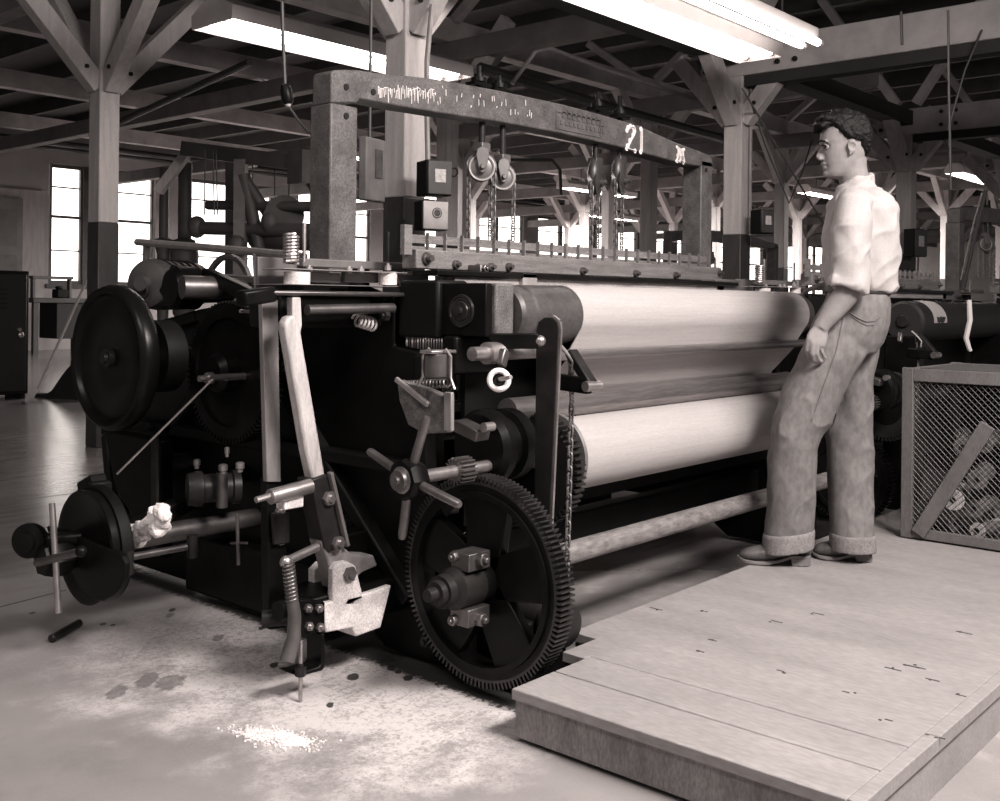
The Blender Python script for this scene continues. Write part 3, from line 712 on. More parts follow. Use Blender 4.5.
# ---- cross-handled star wheel and its pinion
SC = on_x(409, 479, 2.02); SA = V((1, 0, 0))
sw = P(MB().lathe(SC - SA*.03, SA, [(0, .03), (0, .052), (.012, .058), (.05, .058), (.062, .05), (.062, .02)], 8, ), 'star_wheel', IRON)
MB().lathe(SC - SA*.055, SA, [(0, .001), (0, .012), (.01, .013), (.01, .028), (.02, .03), (.03, .045), (.03, .001)], 26).build('hub_cap', STEELD, sw)
for px, py in ((427, 417), (369, 451), (402, 539), (460, 505)):
    e_ = on_x(px, py, 2.02); dr_ = (e_-SC).normalized(); 
    MB().lathe(SC + dr_*.03, dr_, [(0, .001), (0, .013), ((e_-SC).length-.03-.01, .0125), ((e_-SC).length-.03, .009), ((e_-SC).length-.03, .001)], 14).build('handle', STEELD, sw)
P(MB().cyl(SC + SA*.03, (2.5, SC.y, SC.z), .018, n=18), 'star_shaft', STEEL)
P(MB().teeth((2.23, SC.y, SC.z), SA, .012, .040, .012, .06, 18), 'pinion', STEELD)
P(MB().lathe((2.345, SC.y+.04, SC.z+.05), SA, [(0, .02), (0, .10), (.02, .115), (.05, .115), (.055, .09), (.10, .09), (.105, .11), (.15, .11), (.15, .02)], 36), 'take_up_drum', IRON)
# ---- upright plate and latch arms in front of the cloth gear
PX = 2.44
pp = [on_x(*q, PX) for q in ((534, 532), (536, 330), (538, 322), (544, 317.5), (552, 317.5), (557.5, 322), (558.5, 330), (549, 532))]
P(MB().prism(pp, (.014, 0, 0)), 'guide_plate', IRONG, .002)
ed = MB(); 
for a_, b_ in zip(pp[3:], pp[4:]): ed.bar(a_ + V((.007, 0, 0)), b_ + V((.007, 0, 0)), .014, .008, up=(1, 0, 0))
ed.build('lit_edge', STEEL, [o for o in loom.children if o.name.startswith('guide_plate')][0], smooth=False)  # bright strip painting the light on the plate's thin edge
LX = 2.60
P(MB().bar(on_x(555, 381, LX), on_x(590, 386, LX), .03, .05), 'latch_arm', IRON, .005)
P(MB().bar(on_x(571, 352, LX+.02), on_x(592, 386, LX), .035, .03), 'latch_arm', IRONG, .004)
q = on_x(591, 386, LX); P(MB().cyl(q + V((-.03, 0, 0)), q + V((.03, -.01, 0)), .016, n=14), 'latch_pin', STEEL)
P(MB().tube([on_x(560, 345, LX), on_x(566, 352, LX), on_x(573, 362, LX), on_x(572, 372, LX)], .006), 'latch_wire', STEEL)
c_ = [on_x(px_, py_, 2.63) for px_, py_ in ((570, 352), (572, 398), (571, 420), (568, 530), (566, 598))]
m_ = MB()
for a_, b_ in zip(c_, c_[1:]): m_.chain(a_, b_, .03, .0035)
P(m_, 'hanging_chain', CHM)
# ---- breast beam end box with round boss
bx0 = on_y(496, 312, 2.12).x; bt_ = 1.205; bb_ = on_y(496, 337, 2.12).z
byf = on_x(444, 312, bx0).y
blk = P(MB().box2((bx0, 2.12, bb_), (2.495, byf, bt_)), 'breast_beam_end', mat('lit_scoured_block', .09, .6, 0, .5, 16, .2, fine=.5), .008)  # lighter tone paints the light falling on the block's front face
P(MB().box2((bx0-.03, 2.135, bb_), (bx0, byf, bt_)), 'end_plate', IRON, .004)
k = on_x(462, 311, bx0-.03); MB().lathe(k, (-1, 0, 0), [(0, .052), (.008, .05), (.008, .044), (.004, .042), (.004, .03), (.01, .028), (.01, .012), (.02, .011), (.02, .001)], 32).build('boss', mat('turned_iron', .03, .3, .4, .2, 12), blk)
m_ = MB()
for i in range(3): m_.torus(k - V((.006, 0, 0)), (1, 0, 0), .02+.009*i, .0012, 30, 6)
m_.build('turned_rings', STEELD, blk)
P(MB().box2((bx0-.05, byf-.02, bb_-.01), (2.5, byf+.16, bt_+.01)), 'beam_casting', IRON2, .01)
P(MB().box2((2.36, 2.24, .92), (2.58, 2.30, bb_)), 'beam_stand', IRON, .01)
P(MB().box2((4.55, 2.1, 1.0), (4.72, 2.45, 1.2)), 'breast_beam_end', IRON, .01)
P(MB().cyl((4.5, 2.16, 1.06), (4.9, 2.16, 1.06), .02, n=14), 'arm_rod', STEEL)
# ---- small gear under the box : let-off counter, dirty plate, rods
P(MB().bar(on_x(490, 341, 2.3), on_x(539, 341, 2.38), .03, .045), 'stop_bar', IRON, .004)
q = on_x(540, 341, 2.38); P(MB().ball(q, .017), 'stop_knob', STEEL)
q0 = V((2.2, *on_x(472, 354, 2.2)[1:])); 
P(MB().lathe(q0, SA, [(0, .001), (0, .02), (.06, .02), (.06, .032), (.12, .032), (.12, .022), (.3, .022), (.3, .001)], 22), 'knock_off_shaft', STEEL)
P(MB().bar(on_x(505, 350, 2.26), on_x(501, 366, 2.24), .02, .03), 'shaft_clip', STEELD, .004)
q = on_x(499, 380, 2.2); kr = P(MB().torus(q, (-.8, -.6, 0), .026, .008, 28, 10), 'ring_handle', CHALK)
MB().cyl(q + V((0, .01, 0)), q + V((-.02, -.06, .012)), .006, n=10).build('pin', STEEL, kr); MB().ball(q, .013).build('pivot', IRON, kr)
c0_ = on_x(438, 363, 2.12)
ct = P(MB().lathe(c0_ - UP*.04, UP, [(0, .02), (0, .036), (.004, .04), (.062, .04), (.066, .036), (.066, .001)], 26), 'pick_counter', STEELD)
MB().box(c0_ + UP*.032, (.10, .05, .01)).build('cap', STEEL, ct, .003)
for dy, in ((-.05,), (.06,)): MB().tube([c0_ + V((0, dy*.6, .04)), c0_ + V((0, dy, .02)), c0_ + V((0, dy, -.04)), c0_ + V((0, dy*1.3, -.07))], .004).build('bail_wire', STEEL, ct)
dp = [on_x(*q_, 2.16) for q_ in ((397, 380), (425, 388), (447, 398), (446, 433), (424, 434), (408, 425), (399, 400))]
P(MB().prism(dp, (.03, 0, 0)), 'dirty_plate', mat('caked_plate', .10, .8, 0, .7, 26, .5, fine=.5), .003)
P(MB().bar(on_x(396, 379, 2.14), on_x(428, 405, 2.14), .012, .016), 'plate_arm', LIGHTM, .003)
P(MB().bar(on_x(449, 392, 2.16), on_x(449, 431, 2.16), .014, .03, up=(0, 1, 0)), 'upright_strip', LIGHTM, .003)
P(MB().spring(on_x(408, 385, 2.2), on_x(448, 383, 2.2), .012, .003, 12), 'coil_spring', STEELD)
P(MB().box((on_x(471, 430, 2.28)), (.06, .10, .035), Matrix.Rotation(.25, 3, 'X')), 'pawl', STEELD, .004)
P(MB().cyl(on_x(488, 427, 2.27) + V((-.02, 0, 0)), on_x(488, 427, 2.27) + V((.02, 0, 0)), .014, n=12), 'pawl_pin', STEEL)
# ---- shuttle box sticking out at the near end of the lay
SY = 2.6
def sb(pxa, pya, pxb, pyb, y, dep): 
    a_ = on_y(pxa, pya, y); b_ = on_y(pxb, pyb, y); z0, z1 = sorted((a_.z, b_.z)); return MB().box2((a_.x, y, z0), (b_.x, y+dep, z1))
P(sb(303, 258, 412, 271, SY+.05, .03), 'shuttle_box_back', PAINTG, .004)
P(sb(284, 268, 408, 273.5, SY-.06, .11), 'shuttle_box_top', LIGHTM, .003)
P(sb(292, 284.5, 440, 287.5, SY-.1, .2), 'shuttle_box_floor', LIGHTM, .002)
P(sb(272, 290, 434, 297.5, SY-.13, .05), 'binder_bar', mat('polished_bar', .10, .3, .7, .3, 8), .006)
a_, b_ = on_y(240, 299, SY-.105), on_y(272, 294, SY-.105); P(MB().bar(a_, b_, .05, .045), 'binder_handle', IRON, .008)
for px_, w_ in ((297, .04), (388, .03)): 
    q = on_y(px_, 279, SY-.03); P(MB().cyl((q.x, q.y, on_y(px_, 285, SY-.03).z), (q.x, q.y, on_y(px_, 272, SY-.03).z), w_, n=20), 'spacer', WHITEP)
for px_, a1, a2 in ((307, 272, 283), (345, 272, 283), (395, 274, 284)):
    P(sb(px_, a1, px_+34, a2, SY, .02), 'box_lining', PAINTG, .003)
for px_, py_ in ((309, 266), (349, 267), (361, 267), (388, 264)):
    q = on_y(px_, py_+2, SY-.02); P(MB().bolt((q.x, q.y, q.z-.01), UP, .011, .012), 'box_bolt', LIGHTM)
q = on_y(388, 262, SY-.02); P(MB().cyl(q, q + UP*.10, .004, n=8), 'box_pin', IRONG)
a_ = on_y(291, 264, SY-.02); b_ = on_y(291, 234, SY-.02); P(MB().spring(a_, b_, .022, .0045, 9), 'coil_spring', STEEL)
P(MB().cyl(a_, b_, .008, n=8), 'spring_rod', STEELD)
q = on_y(304, 262, SY-.02); P(MB().cyl(q, q + UP*.12, .006, n=8), 'box_pin', STEEL)
# lay beam (race) carrying the box
P(MB().box2((1.95, SY-.02, 1.06), (4.78, SY+.14, 1.16)), 'lay_beam', IRON2, .01)
# guide bar left of the picker stick
GX = 1.93
gt = on_y(259, 257, SY-.02); gb = on_y(262, 480, SY-.02); ge = on_y(279, 300, SY-.02); 
P(MB().prism([on_y(*q_, SY-.02) for q_ in ((262, 300), (278, 300), (281, 482), (267, 482))], (0, .02, 0)), 'guide_bar', mat('grey_flat_bar', .20, .5, .1, .25, 10, .1, (3, 3, 1)), .002)
P(MB().prism([on_y(*q_, SY+.08) for q_ in ((258, 256.5), (304, 259), (304, 300), (258, 300))], (0, .015, 0)), 'end_panel', PAINTG, .003)
P(MB().prism([on_y(*q_, SY-.01) for q_ in ((267, 478), (282, 478), (287, 545), (290, 628), (270, 630), (268, 560))], (0, .035, 0)), 'bar_bracket', IRON, .004)
bb = MB()
for px_, py_ in ((279, 511), (280, 540)): bb.bolt(on_y(px_, py_, SY-.01), (0, -1, 0), .016, .012)
split_build(bb, 'bracket_bolt', STEEL, loom)
P(MB().prism([on_y(*q_, SY-.03) for q_ in ((273, 513), (290, 513), (290, 543), (275, 545))], (0, .015, 0)), 'bracket_plate', IRONG, .003)
# ---- picker stick, its shoe and white rocker casting
KY = 2.46
st = P(MB().prism([on_y(*q_, KY) for q_ in ((285, 325), (289, 317), (295, 315), (301, 330), (326, 478), (313, 483), (306, 450))], (0, .04, 0)), 'picker_stick', WOODL, .008)
P(MB().prism([on_y(*q_, KY+.02) for q_ in ((292.5, 297), (301, 297), (302.5, 325), (300, 337), (290, 322), (293, 316))], (0, .03, 0)), 'stick_strap', WOODL, .004)
P(MB().prism([on_y(*q_, KY-.012) for q_ in ((311, 480), (327, 474), (345, 544), (330, 553), (325, 548))], (0, .07, 0)), 'stick_shoe', IRONG, .005)
P(MB().bar(on_y(330, 472, KY-.02), on_y(347, 546, KY-.02), .012, .02, up=(0, 1, 0)), 'shoe_flange', PAINTG, .003)
bb = MB()
for px_, py_ in ((328, 498), (337, 543)): bb.bolt(on_y(px_, py_, KY-.012), (0, -1, 0), .022, .014)
split_build(bb, 'shoe_bolt', STEEL, loom)
P(MB().prism([on_y(*q_, KY-.005) for q_ in ((321, 542), (326, 536), (345, 548), (352, 554), (374, 555), (378, 566), (362, 573), (348, 586), (334, 590), (328, 560))], (0, .06, 0)), 'rocker_arm', mat('worn_casting', .22, .55, .1, .45, 14, .2), .006)
P(MB().prism([on_y(*q_, KY-.03) for q_ in ((333, 606), (334, 570), (338, 563), (348, 561.5), (356, 566), (362, 590), (365, 606))], (0, .03, 0)), 'pivot_bracket', WHITEP, .006)
q = on_y(349, 574, KY-.03); P(MB().bolt(q, (0, -1, 0), .024, .01), 'pivot_bolt', PAINTG)
P(MB().prism([on_y(*q_, KY-.03) for q_ in ((322, 604), (372, 592), (391.5, 585), (381, 628), (356, 637), (352, 628), (326, 633))], (0, .12, 0)), 'white_casting', WHITEP, .005)
P(MB().prism([on_y(*q_, KY+.12) for q_ in ((300, 600), (314, 592), (314, 570), (322, 562), (322, 600), (334, 604), (310, 606))], (0, .03, 0)), 'web_casting', WHITEP, .004)
P(MB().box2(on_y(378, 535, KY+.1), on_y(388, 557, KY+.13)), 'buffer_plate', LIGHTM, .003)
P(MB().box2(on_y(340, 536, KY+.12), on_y(380, 555, KY+.2)), 'buffer_arm', IRON, .004)
P(MB().prism([on_y(*q_, KY-.04) for q_ in ((300, 600), (325, 602), (325, 633), (302, 636))], (0, .04, 0)), 'bolt_plate', IRON, .003)
bb = MB()
for px_, py_ in ((307, 608), (318, 608), (308, 626), (319, 627)): bb.bolt(on_y(px_, py_, KY-.04), (0, -1, 0), .013, .012)
split_build(bb, 'plate_bolt', STEEL, loom)
FYY = KY-.02
ft = MB()
A_ = [on_y(*q_, FYY) for q_ in ((324, 633), (325, 668), (300, 676), (292, 673))]
ft.prism([on_y(*q_, FYY-.03) for q_ in ((321.5, 634), (325, 634), (325.5, 667), (322, 671), (300, 677), (292, 674), (300, 672.5), (319, 667), (321.5, 664))], (0, .07, 0))
P(ft, 'foot_bracket', IRON, .004)
a_, b_ = on_y(301, 640, FYY-.04), on_y(302.5, 684, FYY-.04); P(MB().cyl(a_, V((a_.x, a_.y, .0)), .006, n=8), 'foot_bolt', STEEL)
q = V((a_.x, a_.y, on_y(302, 674, FYY-.04).z)); P(MB().bolt(q, UP, .016, .02), 'foot_nut', IRONG)
P(MB().tube([on_y(*q_, KY-.06) for q_ in ((288, 562), (291, 590), (294.5, 615), (294, 637), (287, 661))], [.014, .016, .019, .020, .022], 16), 'hose', mat('ribbed_hose', .09, .45, .2, .3, 10), )
P(MB().spring(on_y(288, 562, KY-.06), on_y(292, 600, KY-.06), .017, .003, 10), 'coil_spring', STEELD)
r_ = P(MB().cyl(on_y(270, 497, KY-.02), on_y(310, 486, KY-.02), .022, n=18), 'check_rod', STEEL)
MB().cyl(on_y(256, 500, KY-.02), on_y(270, 496, KY-.02), .009, n=10).build('tip', STEEL, r_)
MB().box(on_y(290, 500, KY), (.07, .04, .045)).build('clamp', WHITEP, r_, .004)
r_ = P(MB().cyl(on_y(287, 561, KY-.05), on_y(317, 547, KY-.03), .013, n=14), 'check_rod', STEEL)
MB().ball(on_y(286, 562, KY-.05), .018).build('ball_end', STEEL, r_)
P(MB().cyl((1.9, KY+.05, on_y(320, 600, KY).z-.02), (2.5, KY+.05, on_y(320, 600, KY).z-.02), .03, n=18), 'rocker_shaft', IRON)
P(MB().cyl(on_y(262, 619, KY+.12), on_y(296, 616, KY+.06), .025, n=18), 'shaft_boss', IRONG)
P(MB().box2((1.98, KY-.01, .155), (2.42, KY+.16, .27)), 'rocker_base', IRON, .01)
# rods seen between box and guide bar
P(MB().cyl(on_y(307, 310, 2.5), on_y(393, 308, 2.5), .016, n=16), 'race_rod', STEELD)
P(MB().spring(on_y(356, 319, 2.55), on_y(374, 325, 2.55), .02, .0045, 5), 'coil_spring', mat('pale_spring', .55, .5))
P(MB().cyl(on_y(240, 303, 2.85), on_y(292, 308, 2.85), .007, n=8), 'tie_rod', STEEL)
P(MB().cyl(on_y(240, 311, 2.85), on_y(262, 313, 2.85), .006, n=8), 'tie_rod', STEEL)
# ---- fly wheel
FC = on_x(118, 357.5, 1.90); FR = .255
fw_ = P(MB().lathe(FC - SA*.03, SA, [(0, .03), (.012, .10), (.008, .205), (0, .216), (-.016, .224), (-.022, .236), (-.016, .247), (0, FR), (.03, FR), (.045, .247), (.05, .236), (.045, .224), (.03, .212), (.025, .1), (.03, .03)], 64), 'fly_wheel', mat('gloss_black_wheel', .005, .3, 0, .4, 8, .08, spec=.16))
MB().lathe(FC - SA*.06, SA, [(0, .001), (0, .018), (.012, .02), (.012, .032), (.045, .036), (.06, .05), (.06, .001)], 24).build('hub', IRONG, fw_)
P(MB().cyl(FC, (XN+.1, FC.y, FC.z), .035, n=20), 'wheel_shaft', STEELD)
P(MB().lathe(FC + SA*.12, SA, [(0, .03), (0, .13), (.08, .13), (.08, .03)], 56), 'belt_pulley', IRON2)
LG = on_x(234, 372, 2.17)
lg = P(MB().teeth(LG, SA, .19, .25, .02, .06, 78), 'drive_wheel', IRON)
MB().lathe(LG - SA*.02, SA, [(0, .03), (0, .2), (.03, .2), (.03, .03)], 48).build('web', IRON, lg)
MB().lathe(LG - SA*.09, SA, [(0, .001), (0, .05), (.02, .07), (.08, .075), (.08, .001)], 30).build('hub', IRON, lg)
P(MB().cyl(LG, (XN+.1, LG.y, LG.z), .04, n=18), 'wheel_shaft', STEELD)
q = on_x(212, 378, 2.02); P(MB().lathe(q - V((.05, 0, 0)), SA, [(0, .001), (0, .01), (.03, .012), (.03, .02), (.05, .02), (.05, .012), (.2, .012), (.2, .001)], 14), 'brake_stud', STEEL)
P(MB().cyl(on_x(213, 379, 2.0), on_x(117, 474, 1.78), .0038, n=8), 'brake_rod', STEEL)
# ---- brake drum low on the left, with strap and arm
BC = on_x(93, 546, 1.72); BRD = .185
bd = P(MB().lathe(BC - SA*.02, SA, [(0, .03), (.0, .15), (-.01, .165), (-.01, BRD), (.06, BRD), (.06, .03)], 56), 'brake_drum', MATS['gloss_black_wheel'])
m_ = MB(); rs = []
for i in range(31):
    t = PI*.02 + PI*1.0*i/30; d_ = V((0, math.cos(t), math.sin(t)))
    rs.append([BC + d_*(BRD+.002) - SA*.005, BC + d_*(BRD+.012) - SA*.005, BC + d_*(BRD+.012) + SA*.03, BC + d_*(BRD+.002) + SA*.03])
m_.rings(rs); P(m_, 'brake_band', IRON2)
q = on_x(100, 493, 1.78); P(MB().box(q, (.07, .035, .075)), 'band_buckle', IRONG, .005)
q = on_x(92, 482, 1.78); P(MB().box(q, (.06, .10, .03), Matrix.Rotation(-.4, 3, 'X')), 'band_clamp', IRON, .005)
P(MB().prism([on_x(*q_, 1.685) for q_ in ((46, 526), (56, 529), (116, 551), (122, 556), (124.5, 564), (124, 575), (120, 587), (113, 596), (103, 601.5), (93, 600), (83, 592), (75, 580), (69, 566), (66, 553), (50, 543))], (.02, 0, 0)), 'guard_plate', IRON, .004)
P(MB().bar((1.78, BC.y, BC.z), (2.38, BC.y+.1, .5), .06, .06), 'drum_bracket', IRON, .01)
P(MB().cyl(BC, (XN, BC.y, BC.z), .035, n=18), 'drum_shaft', STEELD)
P(MB().prism([on_x(*q_, 2.2) for q_ in ((103, 430), (160, 440), (160, 560), (116, 492))], (.06, 0, 0)), 'frame_leg', IRON, .01)
a_, b_ = on_x(131, 557, 1.75), on_x(186, 547, 1.95); P(MB().cyl(a_, b_, .012, n=12), 'foot_arm', STEELD)
for px_, py_, x_ in ((128, 563, 1.74), (192, 547, 1.97)): q = on_x(px_, py_, x_); P(MB().cyl(q - UP*.035, q + UP*.04, .018, n=14), 'arm_pin', IRONG)
P(MB().bar(on_x(155, 436, 2.0), on_x(155, 555, 2.0), .035, .012, up=(1, 0, 0)), 'hanging_strap', IRONG, .002)
P(MB().box2((2.28, 2.75, .02), (2.42, 3.6, .24)), 'base_casting', IRON, .012)
# ---- star knob
KX = 1.60
kc = on_x(54, 560, KX)
kn = P(MB().lathe(on_x(47, 560, KX) - SA*.02, SA, [(0, .03), (0, .05), (.03, .06), (.07, .06), (.1, .045), (.1, .02)], 6), 'hand_knob', IRON)
a_, b_ = on_x(52, 503, KX), on_x(58.5, 613, KX); MB().cyl(a_, b_, .010, n=12).build('handle', STEEL, kn)
a_, b_ = on_x(37, 563, KX-.03), on_x(81, 551.5, KX-.03); MB().cyl(a_, b_, .013, n=12).build('handle', STEELD, kn)
MB().ball(b_, .018).build('handle_knob', IRON, kn)
q = on_x(31, 540, KX-.02); MB().lathe(q, V((-.8, -.55, 0)), [(-.02, .05), (0, .058), (.02, .056), (.03, .035), (.045, .033), (.05, .02), (.05, .001)], 26).build('cap', IRON, kn)
P(MB().cyl(on_x(38, 541, KX), BC - V((.01, -.05, -.02)), .025, n=14), 'knob_shaft', IRON)
# ---- small oil-cupped cylinder and rods in the dark
q = on_x(196, 489, 2.08); P(MB().lathe(q, (.9, -.42, 0), [(-.03, .001), (-.03, .055), (0, .062), (.02, .062), (.025, .05), (.12, .05), (.125, .06), (.15, .06), (.15, .001)], 34), 'bearing_drum', IRONG)
for px_, py_, r_ in ((197, 463, .012), (223, 468, .016), (240, 466, .015), (227, 451, .009)):
    q = on_x(px_, py_, 2.12); P(MB().lathe(q - UP*.02, UP, [(0, .001), (0, r_*.7), (.012, r_*.7), (.012, r_), (.03, r_), (.034, r_*.6), (.034, .001)], 14), 'oil_cup', STEEL)
q = on_x(222, 490, 2.12); P(MB().cyl(q - UP*.06, q + UP*.06, .02, n=14), 'bearing_post', STEELD)
a_, b_ = on_x(237, 513, 2.05), on_x(238.5, 565, 2.05); v_ = P(MB().cyl(a_, b_, .006, n=8), 'trip_rod', STEELD); MB().cyl(on_x(231, 543, 2.05), on_x(247, 543, 2.05), .004, n=8).build('cross_pin', STEELD, v_)
# ---- top works behind the fly wheel : motor end and shafts
q = on_x(150, 284, 2.35); mt = P(MB().lathe(q, (-.75, -.35, 0), [(-.34, .04), (-.32, .10), (0, .105), (.02, .095), (.035, .06), (.04, .035), (.07, .03), (.07, .001)], 36), 'drive_motor', mat('motor_paint', .05, .5, 0, .3, 9, .1))
mf = MB()
q2 = V((-.75, -.35, 0)).normalized()
for i in range(5): mf.torus(q - q2*(.05+.05*i), q2, .104, .005, 36, 6)
mf.build('cooling_fins', IRONG, mt)
MB().torus(q + q2*.06 - UP*.03 , q2, .03, .008, 20, 8).build('eye_ring', IRONG, mt)
q = on_x(184, 288, 2.3); P(MB().lathe(q, (1, -.1, 0), [(-.06, .02), (-.06, .07), (-.04, .085), (.05, .085), (.06, .06), (.2, .055), (.2, .02)], 34), 'clutch_housing', IRON)
q = on_x(233, 288, 2.4); P(MB().lathe(q, (1, -.25, 0), [(-.2, .02), (-.2, .045), (-.05, .045), (-.05, .04), (.06, .04), (.06, .045), (.3, .045), (.3, .02)], 26), 'top_shaft', STEELD)
P(MB().bar(on_x(165, 295, 2.28), on_x(178, 268, 2.28), .05, .04, up=(1, 0, 0)), 'clutch_lever', IRON, .008)
P(MB().bar(on_x(206, 274, 2.34), on_x(262, 300, 2.34), .05, .05, up=(1, 0, 0)), 'clutch_arm', IRON, .008)
P(MB().bar(on_x(200, 276, 2.45), on_x(268, 281, 2.45), .03, .03, up=(1, 0, 0)), 'clutch_arm', PAINTG, .006)
m_ = MB()
for i in range(9):
    t = PI*.15 + PI*.6*i/8; m_.bar(on_x(228, 281, 2.5) + V((0, -.16*math.cos(t), .16*math.sin(t)-.06)), on_x(228, 281, 2.5) + V((0, -.16*math.cos(t+.25), .16*math.sin(t+.25)-.06)), .02, .02, up=(1, 0, 0))
P(m_, 'brake_hoop', PAINTG)
P(MB().tube([on_x(146, 281, 2.5), on_x(147, 243, 2.5)], .018), 'rail_post', PAINTG)
P(MB().tube([on_x(137, 242, 2.5), on_x(200, 247, 2.45), on_x(262, 252.5, 2.4), on_x(304, 257, 2.35)], .016), 'pipe_rail', LIGHTM)
P(MB().tube([on_x(256, 253, 2.4), on_x(258, 298, 2.4)], .014), 'rail_post', LIGHTM)
# shaft end roller in the platform notch
rs_ = P(MB().lathe((2.50, 2.06, .2), (-.1, -1, -.05), [(0, .03), (0, .055), (.1, .055), (.1, .06), (.12, .06), (.12, .054), (.14, .054), (.14, .062), (.17, .062), (.18, .05), (.185, .001)], 34), 'treadle_roller', IRONG)
P(MB().box2((2.36, 1.98, .0), (2.6, 2.16, .2)), 'roller_stand', IRON, .01)
# white marks of lint on the gear (a rag caught low on the loom)
rag = thing('cotton_waste', 'wad of white cotton waste lying on the black iron beside the brake drum', 'cotton waste', on_x(148, 545, 1.82))
random.seed(11); m_ = MB()
for i in range(26):
    px_ = random.uniform(128, 168); py_ = 531 + random.uniform(-8, 8) - (px_-128)*.30 + (4 if px_ < 150 else -2)
    m_.ball(on_x(px_, py_, 1.82+random.uniform(-.02, .02)), random.uniform(.012, .030), (1, random.uniform(.6, 1.3), random.uniform(.6, 1)), 6, Matrix.Rotation(random.uniform(0, 3), 3, 'X'))
o = m_.build('tufts', mat('white_cotton', .85, .95, 0, .2, 40, .6), rag)
d_ = o.modifiers.new('fuse', 'REMESH'); d_.mode = 'VOXEL'; d_.voxel_size = .007
tx = bpy.data.textures.new('tuft', 'CLOUDS'); tx.noise_scale = .02
d_ = o.modifiers.new('fluff', 'DISPLACE'); d_.texture = tx; d_.strength = .016
# ================================================================== THE MAN
from mathutils.bvhtree import BVHTree
PLZ = .14
MD = 4.17
def Mp(px, py, dd=0): return at_d(px, py, MD+dd)
man = thing('person', 'man in pale shirt and cuffed jeans standing on the platform, watching the loom', 'person', V((4.0, 1.83, PLZ)))
def ell(c, ax, ay, a, b, n=28, e=2.2, taper=0.0):
    out = []
    for i in range(n):
        t = 2*PI*i/n; x, y = math.cos(t), math.sin(t)
        x = math.copysign(abs(x)**(2/e), x); y = math.copysign(abs(y)**(2/e), y)*(1+taper*x)
        out.append(c + ax*a*x + ay*b*y)
    return out
PXM = MD/F
def loft(mb, secs, dd0=0.0, e=2.2, n=28):
    rs = []
    for s in secs:
        cx, cy, w, dep = s[:4]; dd = dd0 + (s[4] if len(s) > 4 else 0); tilt = s[5] if len(s) > 5 else 0
        rs.append(ell(Mp(cx, cy, dd), (RT - UP*tilt).normalized(), FW, w/2*PXM, dep, n, e))
    return mb.rings(rs)
def limb(mb, pts, rad, n=14): return mb.tube(pts, rad, n)
def fuse(mb, name, m, parent, vox, it=4, fac=.5, disp=None, smooth2=1):
    t = mb.build('tmp', m, None, smooth=False)
    r = t.modifiers.new('r', 'REMESH'); r.mode = 'VOXEL'; r.voxel_size = vox; r.use_smooth_shade = True
    s = t.modifiers.new('s', 'SMOOTH'); s.iterations = it; s.factor = fac
    dg = bpy.context.evaluated_depsgraph_get(); me = bpy.data.meshes.new_from_object(t.evaluated_get(dg))
    bpy.data.objects.remove(t)
    if disp:
        nor = [v.normal.copy() for v in me.vertices]
        for v, q in zip(me.vertices, nor):
            d = disp(v.co, q)
            if isinstance(d, V): v.co += d
            elif d: v.co += q*d
    base = V((0, 0, 0)); p = parent
    while p is not None: base += p.location; p = p.parent
    me.transform(Matrix.Translation(-base)); me.name = name
    if not me.materials: me.materials.append(m)
    for p in me.polygons: p.use_smooth = True
    o = bpy.data.objects.new(name, me); COL.objects.link(o); o.parent = parent
    return o
SKIN = mat('tanned_skin', .22, .68, 0, .12, 30, .05, spec=.25, fine=.06)
SHIRT = mat('cream_work_shirt', .37, .9, 0, .05, 8, .05, fine=.04)
DENIM = mat('faded_denim', .135, .9, 0, .2, 3.5, .05, (1, 1, .6), fine=.16)
DENIMC = mat('denim_turn_up', .19, .9, 0, .2, 9, .1, fine=.2)
HAIRM = mat('dark_wavy_hair', .006, .6, 0, .6, 60, .4, (1, 1, 2.5), spec=.18, fine=.4)
SHOE = mat('scuffed_brown_leather', .075, .45, 0, .6, 16, .2, fine=.3)
SOLE = mat('worn_sole_edge', .15, .8, 0, .3, 12)
# ---- body : one continuous skin surface
bd = MB()
HX, HL = -RT, -FW
def hp(px, py, lat=0): return Mp(px, py, -lat)
def hsec(py, f, b, hw, e=2.3, tap=-.10): return ell(hp((f+b)/2, py), HX, HL, (b-f)/2*PXM, hw, 30, e, tap)
bd.rings([hsec(*s) for s in ((178.5, 829, 842, .026), (177, 826.3, 846, .036), (173.5, 824.8, 851, .047), (168.5, 824.6, 856, .055), (163, 823.4, 861, .062), (157, 822.4, 864, .067), (150.5, 821.3, 866, .070, 2.4), (146, 821.4, 866.5, .072, 2.4), (142, 819.8, 867, .074, 2.4), (137, 820.6, 867, .076), (131, 822, 867, .077), (124, 826, 866, .073), (117, 833, 862, .058), (113, 841, 855, .03))])
nose = []
for py, tip, hw, bk in ((143.5, 819.6, .007, 826), (147, 819.2, .008, 827), (151, 817.6, .010, 828), (155, 815.9, .013, 828), (157.5, 815.4, .0165, 828), (159.6, 817.2, .017, 828), (160.6, 820, .011, 827)):
    nose.append(ell(hp((tip+bk)/2, py), HX, HL, (bk-tip)/2*PXM, hw, 18, 2.0, -.35))
bd.rings(nose)
bd.ball(hp(823.6, 164.2), .0125, (.9, 1.7, .62), 10, Matrix((HX, HL, UP)).transposed())
bd.ball(hp(824.6, 168.2), .0125, (.9, 1.5, .62), 10, Matrix((HX, HL, UP)).transposed())
bd.ball(hp(827.3, 174), .020, (.9, 1.1, .75), 10, Matrix((HX, HL, UP)).transposed())
